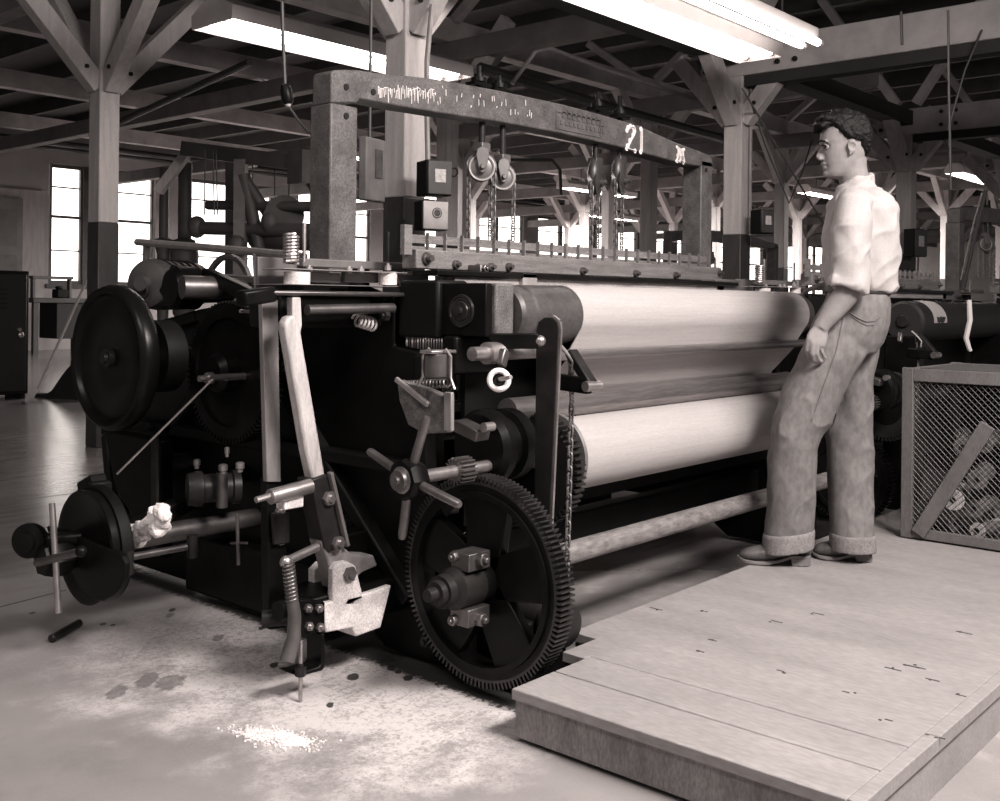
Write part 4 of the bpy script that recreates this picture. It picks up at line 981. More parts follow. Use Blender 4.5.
for s_ in (1, -1):
    bd.ball(hp(823.8, 142.6, s_*.030), .0125, (.6, 1.9, .6), 10, Matrix((HX, HL, UP)).transposed())      # brow
    bd.ball(hp(820.4, 159, s_*.013), .008, (1.2, .8, .8), 8, Matrix((HX, HL, UP)).transposed())         # nostril wing
    bd.ball(hp(852.0, 146.5, s_*.078), .024, (.74, .30, 1.25), 12, Matrix((HX*.97+HL*-.2*s_, HL, UP)).transposed())
    bd.torus(hp(852.4, 145.5, s_*.085), HL, .0165, .0042, 20, 8)
    bd.ball(hp(850.2, 152.5, s_*.079), .011, (.7, .4, 1.2), 8, Matrix((HX, HL, UP)).transposed())
limb(bd, [hp(851, 160), hp(852, 170), hp(854.5, 181), hp(857, 194)], [.060, .0565, .058, .068], 20)
loft(bd, ((858, 190, 34, .08), (861, 200, 48, .15), (862, 214, 56, .17), (861, 245, 60, .155), (861, 280, 54, .14), (857, 300, 48, .14), (853, 325, 54, .15), (849, 343, 54, .14)))
limb(bd, [Mp(856, 203, -.12), Mp(853, 210, -.17), Mp(851, 245, -.2), Mp(854, 279, -.205), Mp(846, 295, -.205), Mp(833, 311, -.2), Mp(823, 324, -.2), Mp(820, 329, -.2)], [.05, .052, .047, .043, .047, .041, .031, .029], 18)
limb(bd, [Mp(866, 203, .12), Mp(866, 210, .17), Mp(858, 245, .2), Mp(850, 270, .2), Mp(838, 280, .24), Mp(828, 284, .28), Mp(824, 286, .3)], [.05, .052, .047, .043, .043, .036, .028], 18)
for sec, dd in ((((838, 345, 50, .085), (818, 380, 42, .08), (795, 437, 30, .06), (791, 490, 27, .055), (790, 535, 22, .042), (789, 552, 22, .042)), -.06), (((856, 345, 36, .085), (852, 390, 30, .07), (850, 437, 28, .06), (851, 490, 26, .055, -.04), (855, 535, 21, .042, -.06), (857, 550, 21, .042, -.06)), .05)):
    loft(bd, sec, dd)
def hand(b, W, K, fingers, thumb, nrm, palm_r):
    """W wrist, K list of four knuckles, nrm = direction out of the back of the hand"""
    mid = (K[1]+K[2])/2; d = (mid-W); L = d.length; d.normalize(); s_ = d.cross(nrm).normalized()
    rs = []
    for t, hw, th in ((-.15, .027, .021), (.12, .030, .019), (.4, .037, .017), (.7, .0405, .0155), (.95, .039, .0135), (1.06, .030, .010)):
        rs.append(ell(W + d*L*t, s_, nrm, hw, th, 20, 2.5))
    b.rings(rs)
    for pts, r in fingers:
        limb(b, pts, [r*1.08, r*1.06, r, r*.94, r*.72], 10); b.ball(pts[-1], r*.72, n=6)
        b.ball(pts[1], r*1.14, n=6)
    pts, r = thumb; limb(b, pts, [r*1.35, r*1.2, r, r*.75], 10); b.ball(pts[-1], r*.75, n=6)
hd = -.2
K = [Mp(808.6, 340.5, hd-.012), Mp(813, 342.6, hd-.018), Mp(817.4, 344.2, hd-.016), Mp(821.2, 344.8, hd-.006)]
fin = []
for k, pp, r in ((0, ((811, 334, hd-.01), (808.0, 341, hd-.014), (806.6, 350, hd-.008), (808.6, 357, hd+.010), (812.2, 360, hd+.026)), .0088), (1, ((814, 336, hd-.012), (812.6, 343, hd-.022), (811.8, 353.5, hd-.020), (814, 360.8, hd-.004), (818, 363.2, hd+.012)), .0092), (2, ((817, 338, hd-.01), (817.2, 344.6, hd-.022), (817, 354, hd-.022), (819, 360.5, hd-.008), (822.4, 362, hd+.008)), .0088), (3, ((820, 339, hd-.004), (821.4, 345, hd-.012), (822, 352, hd-.014), (823.8, 357, hd-.004), (826.2, 358.4, hd+.008)), .0078)):
    fin.append(([Mp(*q) for q in pp], r))
hand(bd, Mp(821, 328, hd), K, fin, ([Mp(815, 334, hd+.012), Mp(808.5, 339.5, hd+.026), Mp(806.5, 346, hd+.034), Mp(808, 351.5, hd+.036)], .0098), -FW, .04)
# far hand resting forward
hw = Mp(826, 285, .29)
K2 = [Mp(816+i*.6, 288, .27+.02*i) for i in range(4)]
hand(bd, hw, K2, [([hw.lerp(k_, .5), k_, k_ - RT*.03 - UP*.006, k_ - RT*.05 - UP*.016, k_ - RT*.062 - UP*.03], .0088) for k_ in K2], ([hw + V((0, 0, -.01)), hw - RT*.03 - FW*.035, hw - RT*.055 - FW*.045 - UP*.01, hw - RT*.075 - FW*.045 - UP*.014], .0095), UP, .04)
eyeL = [hp(824.4, 147, s_*.031) for s_ in (1, -1)]; conch = [hp(852.2, 146.5, s_*.09) for s_ in (1, -1)]; mouth = hp(822.5, 166.2)
MC = hp(845, 150)
def face(co, q):
    d = V((0, 0, 0))
    for e_ in eyeL:
        r = (co-e_); r.z *= 1.35; r = r.length
        if r < .024: d -= (HX*.0065 + HL*.002*(1 if (co-MC).dot(HL) > 0 else -1))*(1-(r/.024)**2)
    for c_ in conch:
        r = (co-c_).length
        if r < .018: d += (q*-.006)*(1-(r/.018)**2)
    r = co-mouth; m_ = abs(r.z)*1.0
    if m_ < .005 and abs(r.dot(HL)) < .026 and r.dot(HX) > -.03: d -= HX*.004*(1-m_/.005)
    return d
body = fuse(bd, 'body', SKIN, man, .0042, 5, .5, face)
for i_, e_ in enumerate(eyeL):
    o = MB().ball(e_ - HX*.0125 - HL*(.001 if i_ == 0 else -.001), .0118, n=10).build('eye', mat('eye_white', .22, .4), body)
    MB().ball(e_ - HX*.0040 - UP*.002 + HL*(.001 if i_ == 0 else -.001), .0052, n=8).build('iris', mat('eye_dark', .015, .3), o)
for s_ in (1, -1):
    pts = [hp(819.6, 142.6, s_*.020), hp(821.2, 140.9, s_*.036), hp(825.6, 141.4, s_*.051), hp(829, 143, s_*.060)]
    MB().tube([p + HX*.0055 + HL*s_*.0045 for p in pts], [.0032, .0042, .0036, .002], 8).build('eyebrow', HAIRM, body)
    pts = [hp(821.6, 145.6, s_*.018), hp(821.9, 145.1, s_*.030), hp(824.2, 145.6, s_*.042), hp(826.6, 147, s_*.05)]
    MB().tube([p + HX*.0005 + HL*s_*.002 for p in pts], .0019, 6).build('eyelash', HAIRM, body)
    MB().tube([p + UP*.0042 - HX*.003 for p in pts], .0030, 8).build('eyelid', SKIN, body)
MB().tube([hp(823.6, 166.0, .024), hp(821.6, 165.9, .012), hp(820.9, 165.9, 0), hp(821.6, 165.9, -.012), hp(823.6, 166, -.024)], [.001, .0018, .002, .0018, .001], 6).build('lip_line', mat('lip_shadow', .10, .6), body)
# ---- hair
hb = MB()
hb.rings([ell(hp((f+b_)/2, py), HX, HL, (b_-f)/2*PXM, hw_, 36, e_, tp_) for py, f, b_, hw_, e_, tp_ in ((157.5, 859, 864.6, .046, 2.3, 0), (153, 855.5, 866.4, .064, 2.6, 0), (148, 854, 867, .077, 3, 0), (143.5, 852.5, 867.5, .084, 3.4, .03), (141.5, 840, 867.8, .0885, 4.4, .03), (138, 836.5, 868, .0935, 4.6, .03), (133.5, 832, 868.2, .093, 4.4, .03), (129.5, 829, 868.2, .089, 3.5, .01), (126, 823.5, 868, .086, 3, -.02), (122, 821, 866.8, .080, 2.6, -.04), (117.5, 824, 865, .071, 2.4, -.05), (113.5, 830, 860, .054, 2.3, 0), (110.5, 838, 853, .028, 2.2, 0))])
random.seed(5)
R3 = Matrix((HX, HL, UP)).transposed()
for (x_, y_, l_, r_) in ((817.6, 129.5, .0, .016), (819, 126, .02, .021), (819.5, 125, -.02, .021), (823, 120.5, .02, .024), (823, 120.5, -.03, .024), (823, 125, .046, .020), (829, 116.5, .01, .025), (829, 118.5, .05, .022), (837, 113.2, .0, .024), (845, 112.3, .02, .023), (853, 114, .02, .022), (815.8, 132.5, .006, .009)):
    for sg in ((1, -1) if abs(l_) > .03 else (1,)): hb.ball(hp(x_, y_, l_*sg), r_, (1.3, 1.0, .7), 8, R3)
def wave(co, q):
    u = co.dot(RT)*1.0; 
    return .0055*noise.noise(V((co.dot(RT)*42, co.dot(FW)*42, co.z*75))) + .0035*noise.noise(V((co.dot(RT)*110, co.dot(FW)*60, co.z*150)))
fuse(hb, 'hair', HAIRM, man, .0042, 3, .5, wave)
# ---- shirt
def folds(amp, fx, fz, seed=0, warp=.0):
    def f(co, q):
        u, v, z = co.dot(RT), co.dot(FW), co.z
        n = noise.noise(V((u*fx + z*fx*.45 + seed, v*fx*.8, z*fz)))
        r = 1-abs(noise.noise(V((u*fx*.8 - z*fx*.35 + 7+seed, v*fx*.6, z*fz*1.3))))*2
        return amp*(.55*n + .55*max(r, 0)**2 - .15)
    return f
sh = MB()
loft(sh, ((858, 183, 33, .066), (859, 189, 38, .085), (860.5, 194, 47, .13), (861, 200.5, 54, .17), (860.5, 212, 61, .192), (860, 228, 64, .193), (860, 246, 66, .186), (860, 265, 67, .178), (861, 278, 64, .174), (861.5, 286, 60, .168), (862.5, 291.5, 57, .16)), e=2.35)
limb(sh, [Mp(858, 201, -.11), Mp(853.5, 209, -.165), Mp(851, 226, -.19), Mp(850.5, 246, -.205), Mp(851, 264, -.207), Mp(850, 278, -.208), Mp(848, 286.5, -.208), Mp(847, 289.5, -.208)], [.062, .072, .073, .070, .071, .074, .078, .070], 22)
# rolled cuff of the sleeve, tilted
cu = MB()
sh.rings([ell(Mp(847.5 + o_[0], 287 + o_[1], -.206), (RT - UP*.30).normalized(), FW, o_[2], .070, 24) for o_ in ((1.5, -8, .066), (.8, -5, .079), (0, 0, .081), (-.4, 3, .078), (0, 1, .06))])
limb(sh, [Mp(866, 201, .11), Mp(865, 209, .165), Mp(859, 235, .2), Mp(850, 255, .21), Mp(843, 268, .225), Mp(838, 276, .24)], [.062, .07, .07, .066, .066, .062], 20)
# collar
cr_ = []
for i, (dz, k_) in enumerate(((0, 1.0), (0, 1.14), (8, 1.2), (10, 1.08))):
    pts = []
    for j in range(28):
        t = 2*PI*j/28; x_, y_ = math.cos(t), math.sin(t)      # x forward
        top = 181 + 3.6*x_ + (0 if x_ < 0 else 1.5*x_*x_) - (3.5 if x_ < 0 else 3.5*(1-x_))*.9
        pts.append(Mp(855.5 - 16.6*k_*x_, top + dz*(1 + .55*max(0, x_)), -.066*k_*y_))
    cr_.append(pts)
sh.rings([cr_[0], cr_[1], cr_[2], cr_[3]])
shirt = fuse(sh, 'shirt', SHIRT, man, .0055, 4, .5, folds(.016, 15, 7))
# ---- jeans
jn = MB()
loft(jn, ((858, 287, 50, .150), (857.5, 293, 53, .158), (856.5, 302, 57, .168), (852.5, 316, 64, .178), (848, 330, 70, .18), (845, 342, 69, .17), (843, 352, 60, .15)), e=2.3)
loft(jn, ((846, 308, 40, .05), (844, 320, 52, .078), (840, 338, 60, .097), (832, 355, 63, .112), (822, 374, 60, .108), (812, 394, 58, .102), (804, 414, 55, .096), (796.5, 433, 50, .09), (793, 450, 46, .086), (791.5, 480, 44, .083), (790.5, 510, 44, .083), (789, 532, 47, .085), (788.5, 545, 46, .083)), -.075)
loft(jn, ((860, 305, 36, .05, 0), (859, 318, 44, .08, 0), (858, 335, 46, .10, .0), (855, 355, 44, .108, 0), (853.5, 375, 37, .102, -.005), (853, 400, 37, .096, -.01), (849.5, 430, 44, .09, -.02), (849.5, 450, 44, .087, -.03), (850.5, 480, 43, .085, -.05), (851, 510, 42, .085, -.065), (852, 535, 41.5, .086, -.08), (852.5, 547, 41, .083, -.085)), .075)
def jf(co, q):
    f1 = folds(.014, 13, 5, 3)(co, q); z = co.z
    knee = math.exp(-((z-.66)/.12)**2) + .5*math.exp(-((z-.36)/.1)**2)
    return f1*(.6+.7*knee)*min(1, max(0, (z-.24)/.14))
jeans = fuse(jn, 'jeans', DENIM, man, .0058, 4, .5, jf)
for secs, dd in ((((789, 530.5, 48, .087, 0, -.14), (788.7, 533, 50.5, .09, 0, -.15), (788, 549, 50, .09, 0, -.15), (788, 550.5, 47, .086, 0, -.15), (788, 546, 42, .08, 0, -.15)), -.075), (((852.2, 533, 43, .088), (852.4, 535, 44.5, .09), (852.8, 549, 44.5, .09), (852.8, 551, 42, .086), (852.6, 547, 38, .08)), -.005)):
    m_ = MB(); loft(m_, secs, dd); fuse(m_, 'turn_up', DENIMC, jeans, .005, 2, .5, folds(.0015, 16, 4, 5))
m_ = MB(); rs = []
for dz, k_ in ((0, 1), (0, 1.035), (7, 1.035), (7, 1)):
    rs.append(ell(Mp(858, 286.5+dz, 0), (RT - UP*.06).normalized(), FW, 27*PXM*k_, .158*k_, 40, 2.3))
m_.rings(rs, closed=True).build('belt', mat('black_leather_belt', .02, .4, 0, .2, 9), man)
dg = bpy.context.evaluated_depsgraph_get()
jm_ = jeans.data; bv = BVHTree.FromPolygons([v.co + man.location for v in jm_.vertices], [tuple(p.vertices) for p in jm_.polygons])
def on_jeans(px, py, out=.002):
    r = _ray(px, py).normalized(); h = bv.ray_cast(O, r); 
    return (h[0] - r*out) if h[0] is not None else None
def seam(pts, r, name, m, sub=6):
    q = []
    for a_, b_ in zip(pts, pts[1:]):
        for i in range(sub): q.append((a_[0] + (b_[0]-a_[0])*i/sub, a_[1] + (b_[1]-a_[1])*i/sub))
    q.append(pts[-1]); w = [p for p in (on_jeans(*p_) for p_ in q) if p is not None]
    if len(w) > 2: MB().tube(w, r, 6).build(name, m, jeans)
SEAMM = mat('denim_seam', .12, .9)
seam([(850, 313), (858, 318), (866, 321.5), (874, 321), (881, 316)], .0028, 'pocket_edge', SEAMM)
seam([(851, 316), (859, 321.5), (867, 325.5), (874, 325)], .0016, 'pocket_stitch', SEAMM)
seam([(846, 300), (841, 330), (836, 352), (824, 385), (812, 420)], .0022, 'side_seam', SEAMM)
# ---- shoes
def shoe(heel, toe, mirror):
    f = (toe-heel); f.z = 0; L = f.length; f.normalize(); s_ = f.cross(UP)
    t = thing_part = bpy.data.objects.new('shoe', None); COL.objects.link(t); t.parent = man; b = V((heel.x, heel.y, PLZ)); t.location = b - man.location
    def zb(s): return .030 if s < .26 else (.030 - .028*((s-.26)/.26) if s < .52 else .003 + .010*max(0, (s-.82)/.18)**2)
    up = MB(); rs = []
    for s, hw_, top in ((-.012, .012, .055), (.0, .024, .075), (.05, .032, .095), (.16, .036, .112), (.30, .0365, .108), (.42, .039, .100), (.52, .0425, .088), (.64, .0465, .075), (.78, .0465, .065), (.90, .039, .056), (.97, .027, .044), (1.0, .012, .03)):
        c = b + f*L*s; z0 = zb(max(s, 0)) + .010; ring = []
        for i in range(22):
            a_ = 2*PI*i/22; x, y = math.cos(a_), math.sin(a_)
            wy = hw_*(1 if y < 0 else (1 - .35*y*y)); 
            ring.append(c + s_*math.copysign(abs(x)**.8, x)*wy + UP*((z0+top)/2 + (top-z0)/2*math.copysign(abs(y)**.8, y)))
        rs.append(ring)
    up.rings(rs)
    up.build('upper', SHOE, t)
    so = MB(); rs = []
    for s, hw_ in ((-.018, .014), (.0, .029), (.06, .036), (.25, .037), (.42, .038), (.6, .050), (.78, .051), (.9, .043), (.98, .028), (1.02, .010)):
        c = b + f*L*s; z0 = zb(max(s, 0)); rs.append([c + s_*hw_ + UP*z0, c - s_*hw_ + UP*z0, c - s_*hw_ + UP*(z0+.012), c + s_*hw_ + UP*(z0+.012)])
    so.rings(rs).build('sole', SOLE, t, .002)
    hl = MB(); rs = []
    for z, k_ in ((.0015, .95), (.030, 1.0)):
        ring = []
        for s, hw_ in ((.27, .034), (.06, .035), (.0, .028), (-.018, .014)): ring.append(b + f*L*s*k_ + s_*hw_ + UP*z)
        ring += [r_ - 2*s_*(r_ - b).dot(s_) for r_ in ring[::-1]]
        rs.append(ring)
    hl.rings(rs).build('heel', SOLE, t, .002)
    for k_ in range(5):
        s = .36 + .055*k_; top = .112 - .0085*k_*1.15
        c = b + f*L*s; MB().tube([c + s_*.024 + UP*(top-.016), c + s_*.012 + UP*(top-.003), c - s_*.012 + UP*(top-.003), c - s_*.024 + UP*(top-.016)], .0028, 6).build('lace', mat('dark_lace', .03, .8), t)
shoe(at_d(809, 565, 4.09), at_d(738.5, 563, 4.13), 1)
shoe(at_d(871, 563, 4.165), at_d(813, 558, 4.22), -1)
# ================================================================== PLATFORM
PLM = mat('worn_platform_boards', .255, .72, 0, .16, 2.2, .08, (3, .9, 3), fine=.10)
PLS = mat('stained_platform_edge', .21, .8, 0, .35, 5, .15, (3, 3, 1), fine=.2)
pl = thing('platform', 'low pale wooden platform the man stands on, along the front of the loom', 'platform', (3.8, 1.4, 0))
PX0, PX1, PY0, PYN, PYM = 2.10, 6.3, .86, 1.78, 1.955
s1 = on_z(662, 720, PLZ).x if False else 2.355
s1 = on_z(650, 700, PLZ).x; s2 = on_z(690, 684.5, PLZ).x; s3 = on_z(860, 636, PLZ).x
def board(x0, x1, y0, y1, z=PLZ): return MB().box2((x0, y0, z-.028), (x1, y1, z)).build('board', PLM, pl, .003)
board(PX0, s1-.003, PY0+.02, PYN); board(s1+.002, s2-.002, PY0+.02, PYN)
MB().prism([V(q) for q in ((s2+.002, PY0+.02, PLZ-.028), (PX1, PY0+.02, PLZ-.028), (PX1, PYM, PLZ-.028), (2.585, PYM, PLZ-.028), (2.585, 1.86, PLZ-.028), (2.42, 1.86, PLZ-.028), (2.42, PYN, PLZ-.028), (s2+.002, PYN, PLZ-.028))], (0, 0, .028)).build('board', PLM, pl, .002)
MB().box2((PX0, PY0-.015, PLZ-.034), (PX1, PY0+.018, PLZ+.001)).build('edge_strip', PLM, pl, .002)
MB().box2((PX0+.012, PY0+.0, 0.012), (PX0+.035, PYN-.004, PLZ-.028)).build('skirt', PLS, pl, .002)
MB().box2((PX0+.036, PY0-.005, 0.0), (PX1, PY0+.016, PLZ-.034)).build('skirt', PLM, pl, .002)
MB().box2((PX0+.036, PYN-.03, 0), (2.40, PYN-.006, PLZ-.028)).build('skirt', PLS, pl)
MB().box2((2.6, PYM-.03, 0), (PX1, PYM-.006, PLZ-.028)).build('skirt', PLS, pl)
for xx in (2.5, 3.5, 4.5, 5.5): MB().box2((xx, PY0+.03, 0), (xx+.05, 1.76, PLZ-.03)).build('joist', PLS, pl)
nl = MB(); random.seed(8)
for px, py in ((770, 622), (855, 693), (712, 640), (880, 720), (893, 668), (915, 665), (930, 680), (936, 738), (702, 611), (960, 632), (784, 673), (812, 614), (657, 610), (698, 651), (905, 665), (927, 735), (958, 694)):
    q = on_z(px, py, PLZ); nl.cyl(q - UP*.001, q + UP*.0012, random.uniform(.004, .007), n=8); nl.box(q + V((random.uniform(-.02, .02), random.uniform(-.02, .02), .0004)), (.005, random.uniform(.01, .05), .0012))
nl.build('nail_heads', mat('nail_rust', .04, .8), pl, smooth=False)
# ================================================================== MESH-SIDED CRATE WITH BOBBINS
CT = mat('crate_wood', .105, .75, 0, .25, 4, .15, (3, 3, 1), fine=.15); WIRE = mat('galvanised_wire', .05, .45, .5)
q = on_z(907, 538, PLZ)
CXa, CYa = q.x, q.y; CXb, CYb = CXa+.62, CYa-.80; CZ0, CZ1 = PLZ+.0, on_x(905, 368, CXa).z
cr = thing('bobbin_crate', 'wooden crate with diamond wire mesh sides at the platform edge, behind the man', 'crate', ((CXa+CXb)/2, (CYa+CYb)/2, PLZ))
for x_ in (CXa, CXb):
    for y_ in (CYa, CYb):
        MB().box2((x_-.015, y_-.024, CZ0+.005), (x_+.015, y_+.024, CZ1+.003)).build('corner_post', CT, cr, .003)
for x_ in (CXa, CXb):
    MB().box2((x_-.011, CYb+.024, CZ1-.055), (x_+.011, CYa-.024, CZ1-.0)).build('rail', CT, cr, .003)
    MB().box2((x_-.012, CYb+.024, CZ0+.008), (x_+.012, CYa-.024, CZ0+.05)).build('rail', CT, cr, .003)
for y_ in (CYa, CYb):
    MB().box2((CXa+.015, y_-.011, CZ1-.055), (CXb-.015, y_+.011, CZ1)).build('rail', CT, cr, .003)
    MB().box2((CXa+.015, y_-.011, CZ0+.008), (CXb-.015, y_+.011, CZ0+.05)).build('rail', CT, cr, .003)
a_ = on_x(918, 534, CXa-.018); b_ = on_x(988, 425, CXa-.018); MB().bar(a_, b_, .062, .018, up=(1, 0, 0)).build('brace', CT, cr, .003)
MB().box2((CXa, CYb, CZ0+.0), (CXb, CYa, CZ0+.01)).build('bottom', mat('crate_interior_dark', .012, .9), cr)  # black tone paints the dark inside of the crate
MB().box2((CXb+.012, CYb, CZ0+.01), (CXb+.022, CYa, CZ1)).build('added_dark_back', MATS['crate_interior_dark'], cr)  # solid back and end added to keep the crate interior black
MB().box2((CXa+.02, CYb-.022, CZ0+.01), (CXb+.01, CYb-.012, CZ1)).build('added_dark_end', MATS['crate_interior_dark'], cr)
def mesh_panel(org, ux, L, H, st=.026):
    m_ = MB(); a = V(ux)
    k = -int(H/st)
    while k*st < L:
        for sgn in (1, -1):
            p0, p1 = (k*st, 0.), (k*st+H, H)
            t0 = max(0, -p0[0]/H); t1 = min(1, (L-p0[0])/H)
            if t1 - t0 < .02: continue
            P0 = (p0[0]+H*t0, H*t0); P1 = (p0[0]+H*t1, H*t1)
            if sgn < 0: P0, P1 = (P0[0], H-P0[1]), (P1[0], H-P1[1])
            m_.tube([org + a*P0[0] + UP*P0[1], org + a*P1[0] + UP*P1[1]], .0016, 4)
        k += 1
    return m_
mesh_panel(V((CXa, CYb+.02, CZ0+.04)), (0, 1, 0), CYa-CYb-.04, CZ1-CZ0-.09).build('wire_mesh', WIRE, cr)
mesh_panel(V((CXa+.01, CYa, CZ0+.04)), (1, 0, 0), CXb-CXa-.02, CZ1-CZ0-.09, .03).build('wire_mesh', WIRE, cr)
mesh_panel(V((CXb, CYb+.02, CZ0+.04)), (0, 1, 0), CYa-CYb-.04, CZ1-CZ0-.09, .03).build('wire_mesh', WIRE, cr)
MB().box2((CXa+.05, CYb+.03, CZ1-.004), (CXb-.05, CYa-.03, CZ1)).build('mesh_lid', mat('dark_lid', .05, .8), cr)
# bobbins : white flanged ends showing through the mesh
YARN = mat('bobbin_yarn', .12, .9, 0, .3, 40, .2); FLG = mat('pale_bobbin_end', .5, .5, 0, .15, 12)
def bobbin(c, d, label, tone=None, r=.043, L=.16):
    t = thing('yarn_bobbin', label, 'bobbin', c, 'bobbins in the mesh crate')
    a = V(d).normalized(); f = tone or FLG
    for s_ in (0, L): MB().lathe(c + a*s_, a, [(0, .013), (0, r), (.01, r), (.01, .013)], 26).build('flange', f, t, .002)
    MB().lathe(c + a*.01, a, [(0, .012), (.0, r*.72), ((L-.01)/2, r*.80), (L-.01, r*.72), (L-.01, .012)], 22).build('yarn', YARN, t)
    MB().cyl(c - a*.004, c + a*(L+.012), .0115, n=12).build('core', IRON2, t)
    return t
G2 = mat('shaded_bobbin_end', .14, .6, 0, .2, 12)  # end colour dimmed to paint the shade inside the crate
for px, py, off, d, lab, tn, r in ((953, 500, .05, (1, .15, .05), 'yarn bobbin with bright white end, largest seen through the crate mesh', None, .046), (974, 509, .14, (1, -.1, 0), 'yarn bobbin with shade-dimmed end right of the bright white one', G2, .04), (977, 480, .06, (1, .1, .1), 'yarn bobbin with pale end above the shade-dimmed one in the crate', G2, .042), (962, 447, .12, (1, .3, .2), 'yarn bobbin showing a small pale end under the crate brace top', G2, .036), (984, 445, .10, (1, 0, .1), 'yarn bobbin at the upper right inside the crate', G2, .036), (977, 531, .06, (1, -.2, 0), 'yarn bobbin with small bright end at the crate bottom right', None, .034), (955, 527, .2, (.3, 1, .0), 'yarn bobbin with shade-dimmed ends lying crosswise on the crate bottom', G2, .042), (992, 517, .30, (1, .1, 0), 'yarn bobbin against the far corner of the crate front', G2, .04)):
    c = on_x(px, py, CXa+off)
    c.z = max(c.z, PLZ+.012+r)
    bobbin(c, d, lab, tn, r)
# ================================================================== OTHER MACHINES AND LOOSE THINGS
ARCHP = ('arch_beam', 'arch_column', 'column_foot', 'pulley_wheel', 'pulley_block', 'pulley_hook', 'chain', 'hanger_rod')
LEFTP = ('fly_wheel', 'belt_pulley', 'brake_drum', 'brake_band', 'band_buckle', 'band_clamp', 'guard_plate', 'drum_bracket', 'drum_shaft', 'hand_knob', 'knob_shaft', 'foot_arm', 'arm_pin', 'drive_motor', 'wheel_shaft', 'brake_rod', 'brake_stud', 'frame_leg', 'base_casting', 'hanging_strap', 'pipe_rail', 'rail_post', 'picker_stick', 'stick_strap', 'guide_bar', 'treadle_roller', 'roller_stand')
MARKS = ('numeral_two', 'numeral_one', 'smudged_mark', 'chalk_lettering', 'cast_plate')
SMALL = ('pick_counter', 'coil_spring', 'ring_handle', 'box_bolt', 'box_pin', 'bracket_bolt', 'shoe_bolt', 'plate_bolt', 'oil_cup', 'bearing_drum', 'bearing_post', 'trip_rod', 'check_rod', 'foot_bolt', 'foot_nut', 'hose', 'shaft_clip', 'latch_wire', 'hanging_chain', 'dirty_plate', 'plate_arm', 'upright_strip', 'pawl', 'pawl_pin', 'stop_knob', 'bolt_head', 'comb_fin', 'clamp_lug', 'bolt_hole', 'nut', 'clip', 'latch_arm', 'latch_pin', 'tie_rod', 'race_rod', 'box_lining', 'spacer')
G = 'power looms'
lm2 = copy_thing(loom, (3.0, .0, 0), 'dark power loom beside the far end of loom 21, behind the man and the crate', ARCHP + LEFTP + MARKS + ('breast_roll', 'big_gear', 'lower_pipe', 'guide_rod', 'take_up_roller', 'breast_beam_end', 'end_plate', 'beam_casting', 'stop_bar', 'stop_knob', 'guide_plate', 'ring_handle', 'pick_counter', 'star_wheel', 'star_shaft', 'knock_off_shaft'), G)
copy_thing(loom, (6.35, 0, 0), "power loom at the far right with a dark arch column beyond the man's back", LEFTP + MARKS + SMALL, G)
copy_thing(loom, (7.5, 3.35, 0), 'power loom in the next row, seen right of the conduit post', LEFTP + MARKS + SMALL, G)
copy_thing(loom, (9.8, 6.9, 0), 'distant power loom seen low through the right part of the loom arch', ARCHP + LEFTP + MARKS + SMALL, G)
copy_thing(loom, (11.6, 3.35, 0), 'distant power loom close left of the man at waist height', LEFTP + MARKS + SMALL, G)
# breast roll of the next loom with a paper card on it
c0 = on_y(903, 318, 2.2)
nx = lm2
MB().lathe((c0.x, 2.2, 1.06), (1, 0, 0), [(0, .02), (0, .10), (.02, .115), (1.6, .115), (1.6, .02)], 44).build('covered_roll', mat('black_roll_cloth', .012, .6, 0, .3, 6), nx)
MB().lathe((c0.x-.02, 2.2, 1.06), (1, 0, 0), [(0, .001), (0, .03), (.02, .04), (.02, .001)], 20).build('roll_core', IRONG, nx)
MB().box2((c0.x-.02, 2.1, 0), (c0.x+.06, 2.3, .98)).build('roll_stand', IRON, nx, .01)
MB().box2((c0.x+1.5, 2.1, 0), (c0.x+1.58, 2.3, .98)).build('roll_stand', IRON, nx, .01)
m_ = MB(); rs = []
for i in range(13):
    t = PI*.62 + .95*i/12 if False else PI*.5 + (PI*.52)*i/12
    d_ = V((0, math.cos(t), math.sin(t))); c_ = V((c0.x+.16, 2.2, 1.06))
    rs.append([c_ + d_*.117, c_ + d_*.119, c_ + d_*.119 + V((.21, 0, 0)), c_ + d_*.117 + V((.21, 0, 0))])
cardm = m_.rings(rs).build('paper_card', mat('buff_card', .34, .8, 0, .1, 9)); tag(cardm, 'curled pale paper card lying over the dark roll of the next loom', 'card')
wr = MB()
for i, (u, t) in enumerate(((.05, .9), (.08, .93), (.10, .89), (.13, .92), (.07, .95), (.11, .955), (.15, .9))):
    a_ = PI*.5 + PI*.52*t; d_ = V((0, math.cos(a_), math.sin(a_))); c_ = V((c0.x+.16+u, 2.2, 1.06)) + d_*.1195
    wr.box(c_, (.012, .012, .03), Matrix.Rotation(.3, 3, 'X'))
wr.build('ink_marks', mat('ink_black', .02, .8), cardm, smooth=False)
# strap hanging on the far right loom
o = MB().tube([at_d(969, 300, 5.2), at_d(970, 320, 5.2), at_d(966, 338, 5.2), at_d(969, 348, 5.2), at_d(970.5, 351, 5.2)], [.012, .013, .013, .011, .010], 8).build('hanging_cord', mat('pale_rag_cord', .5, .9)); tag(o, 'short pale cord dangling in front of the dark loom on the far right', 'cord')
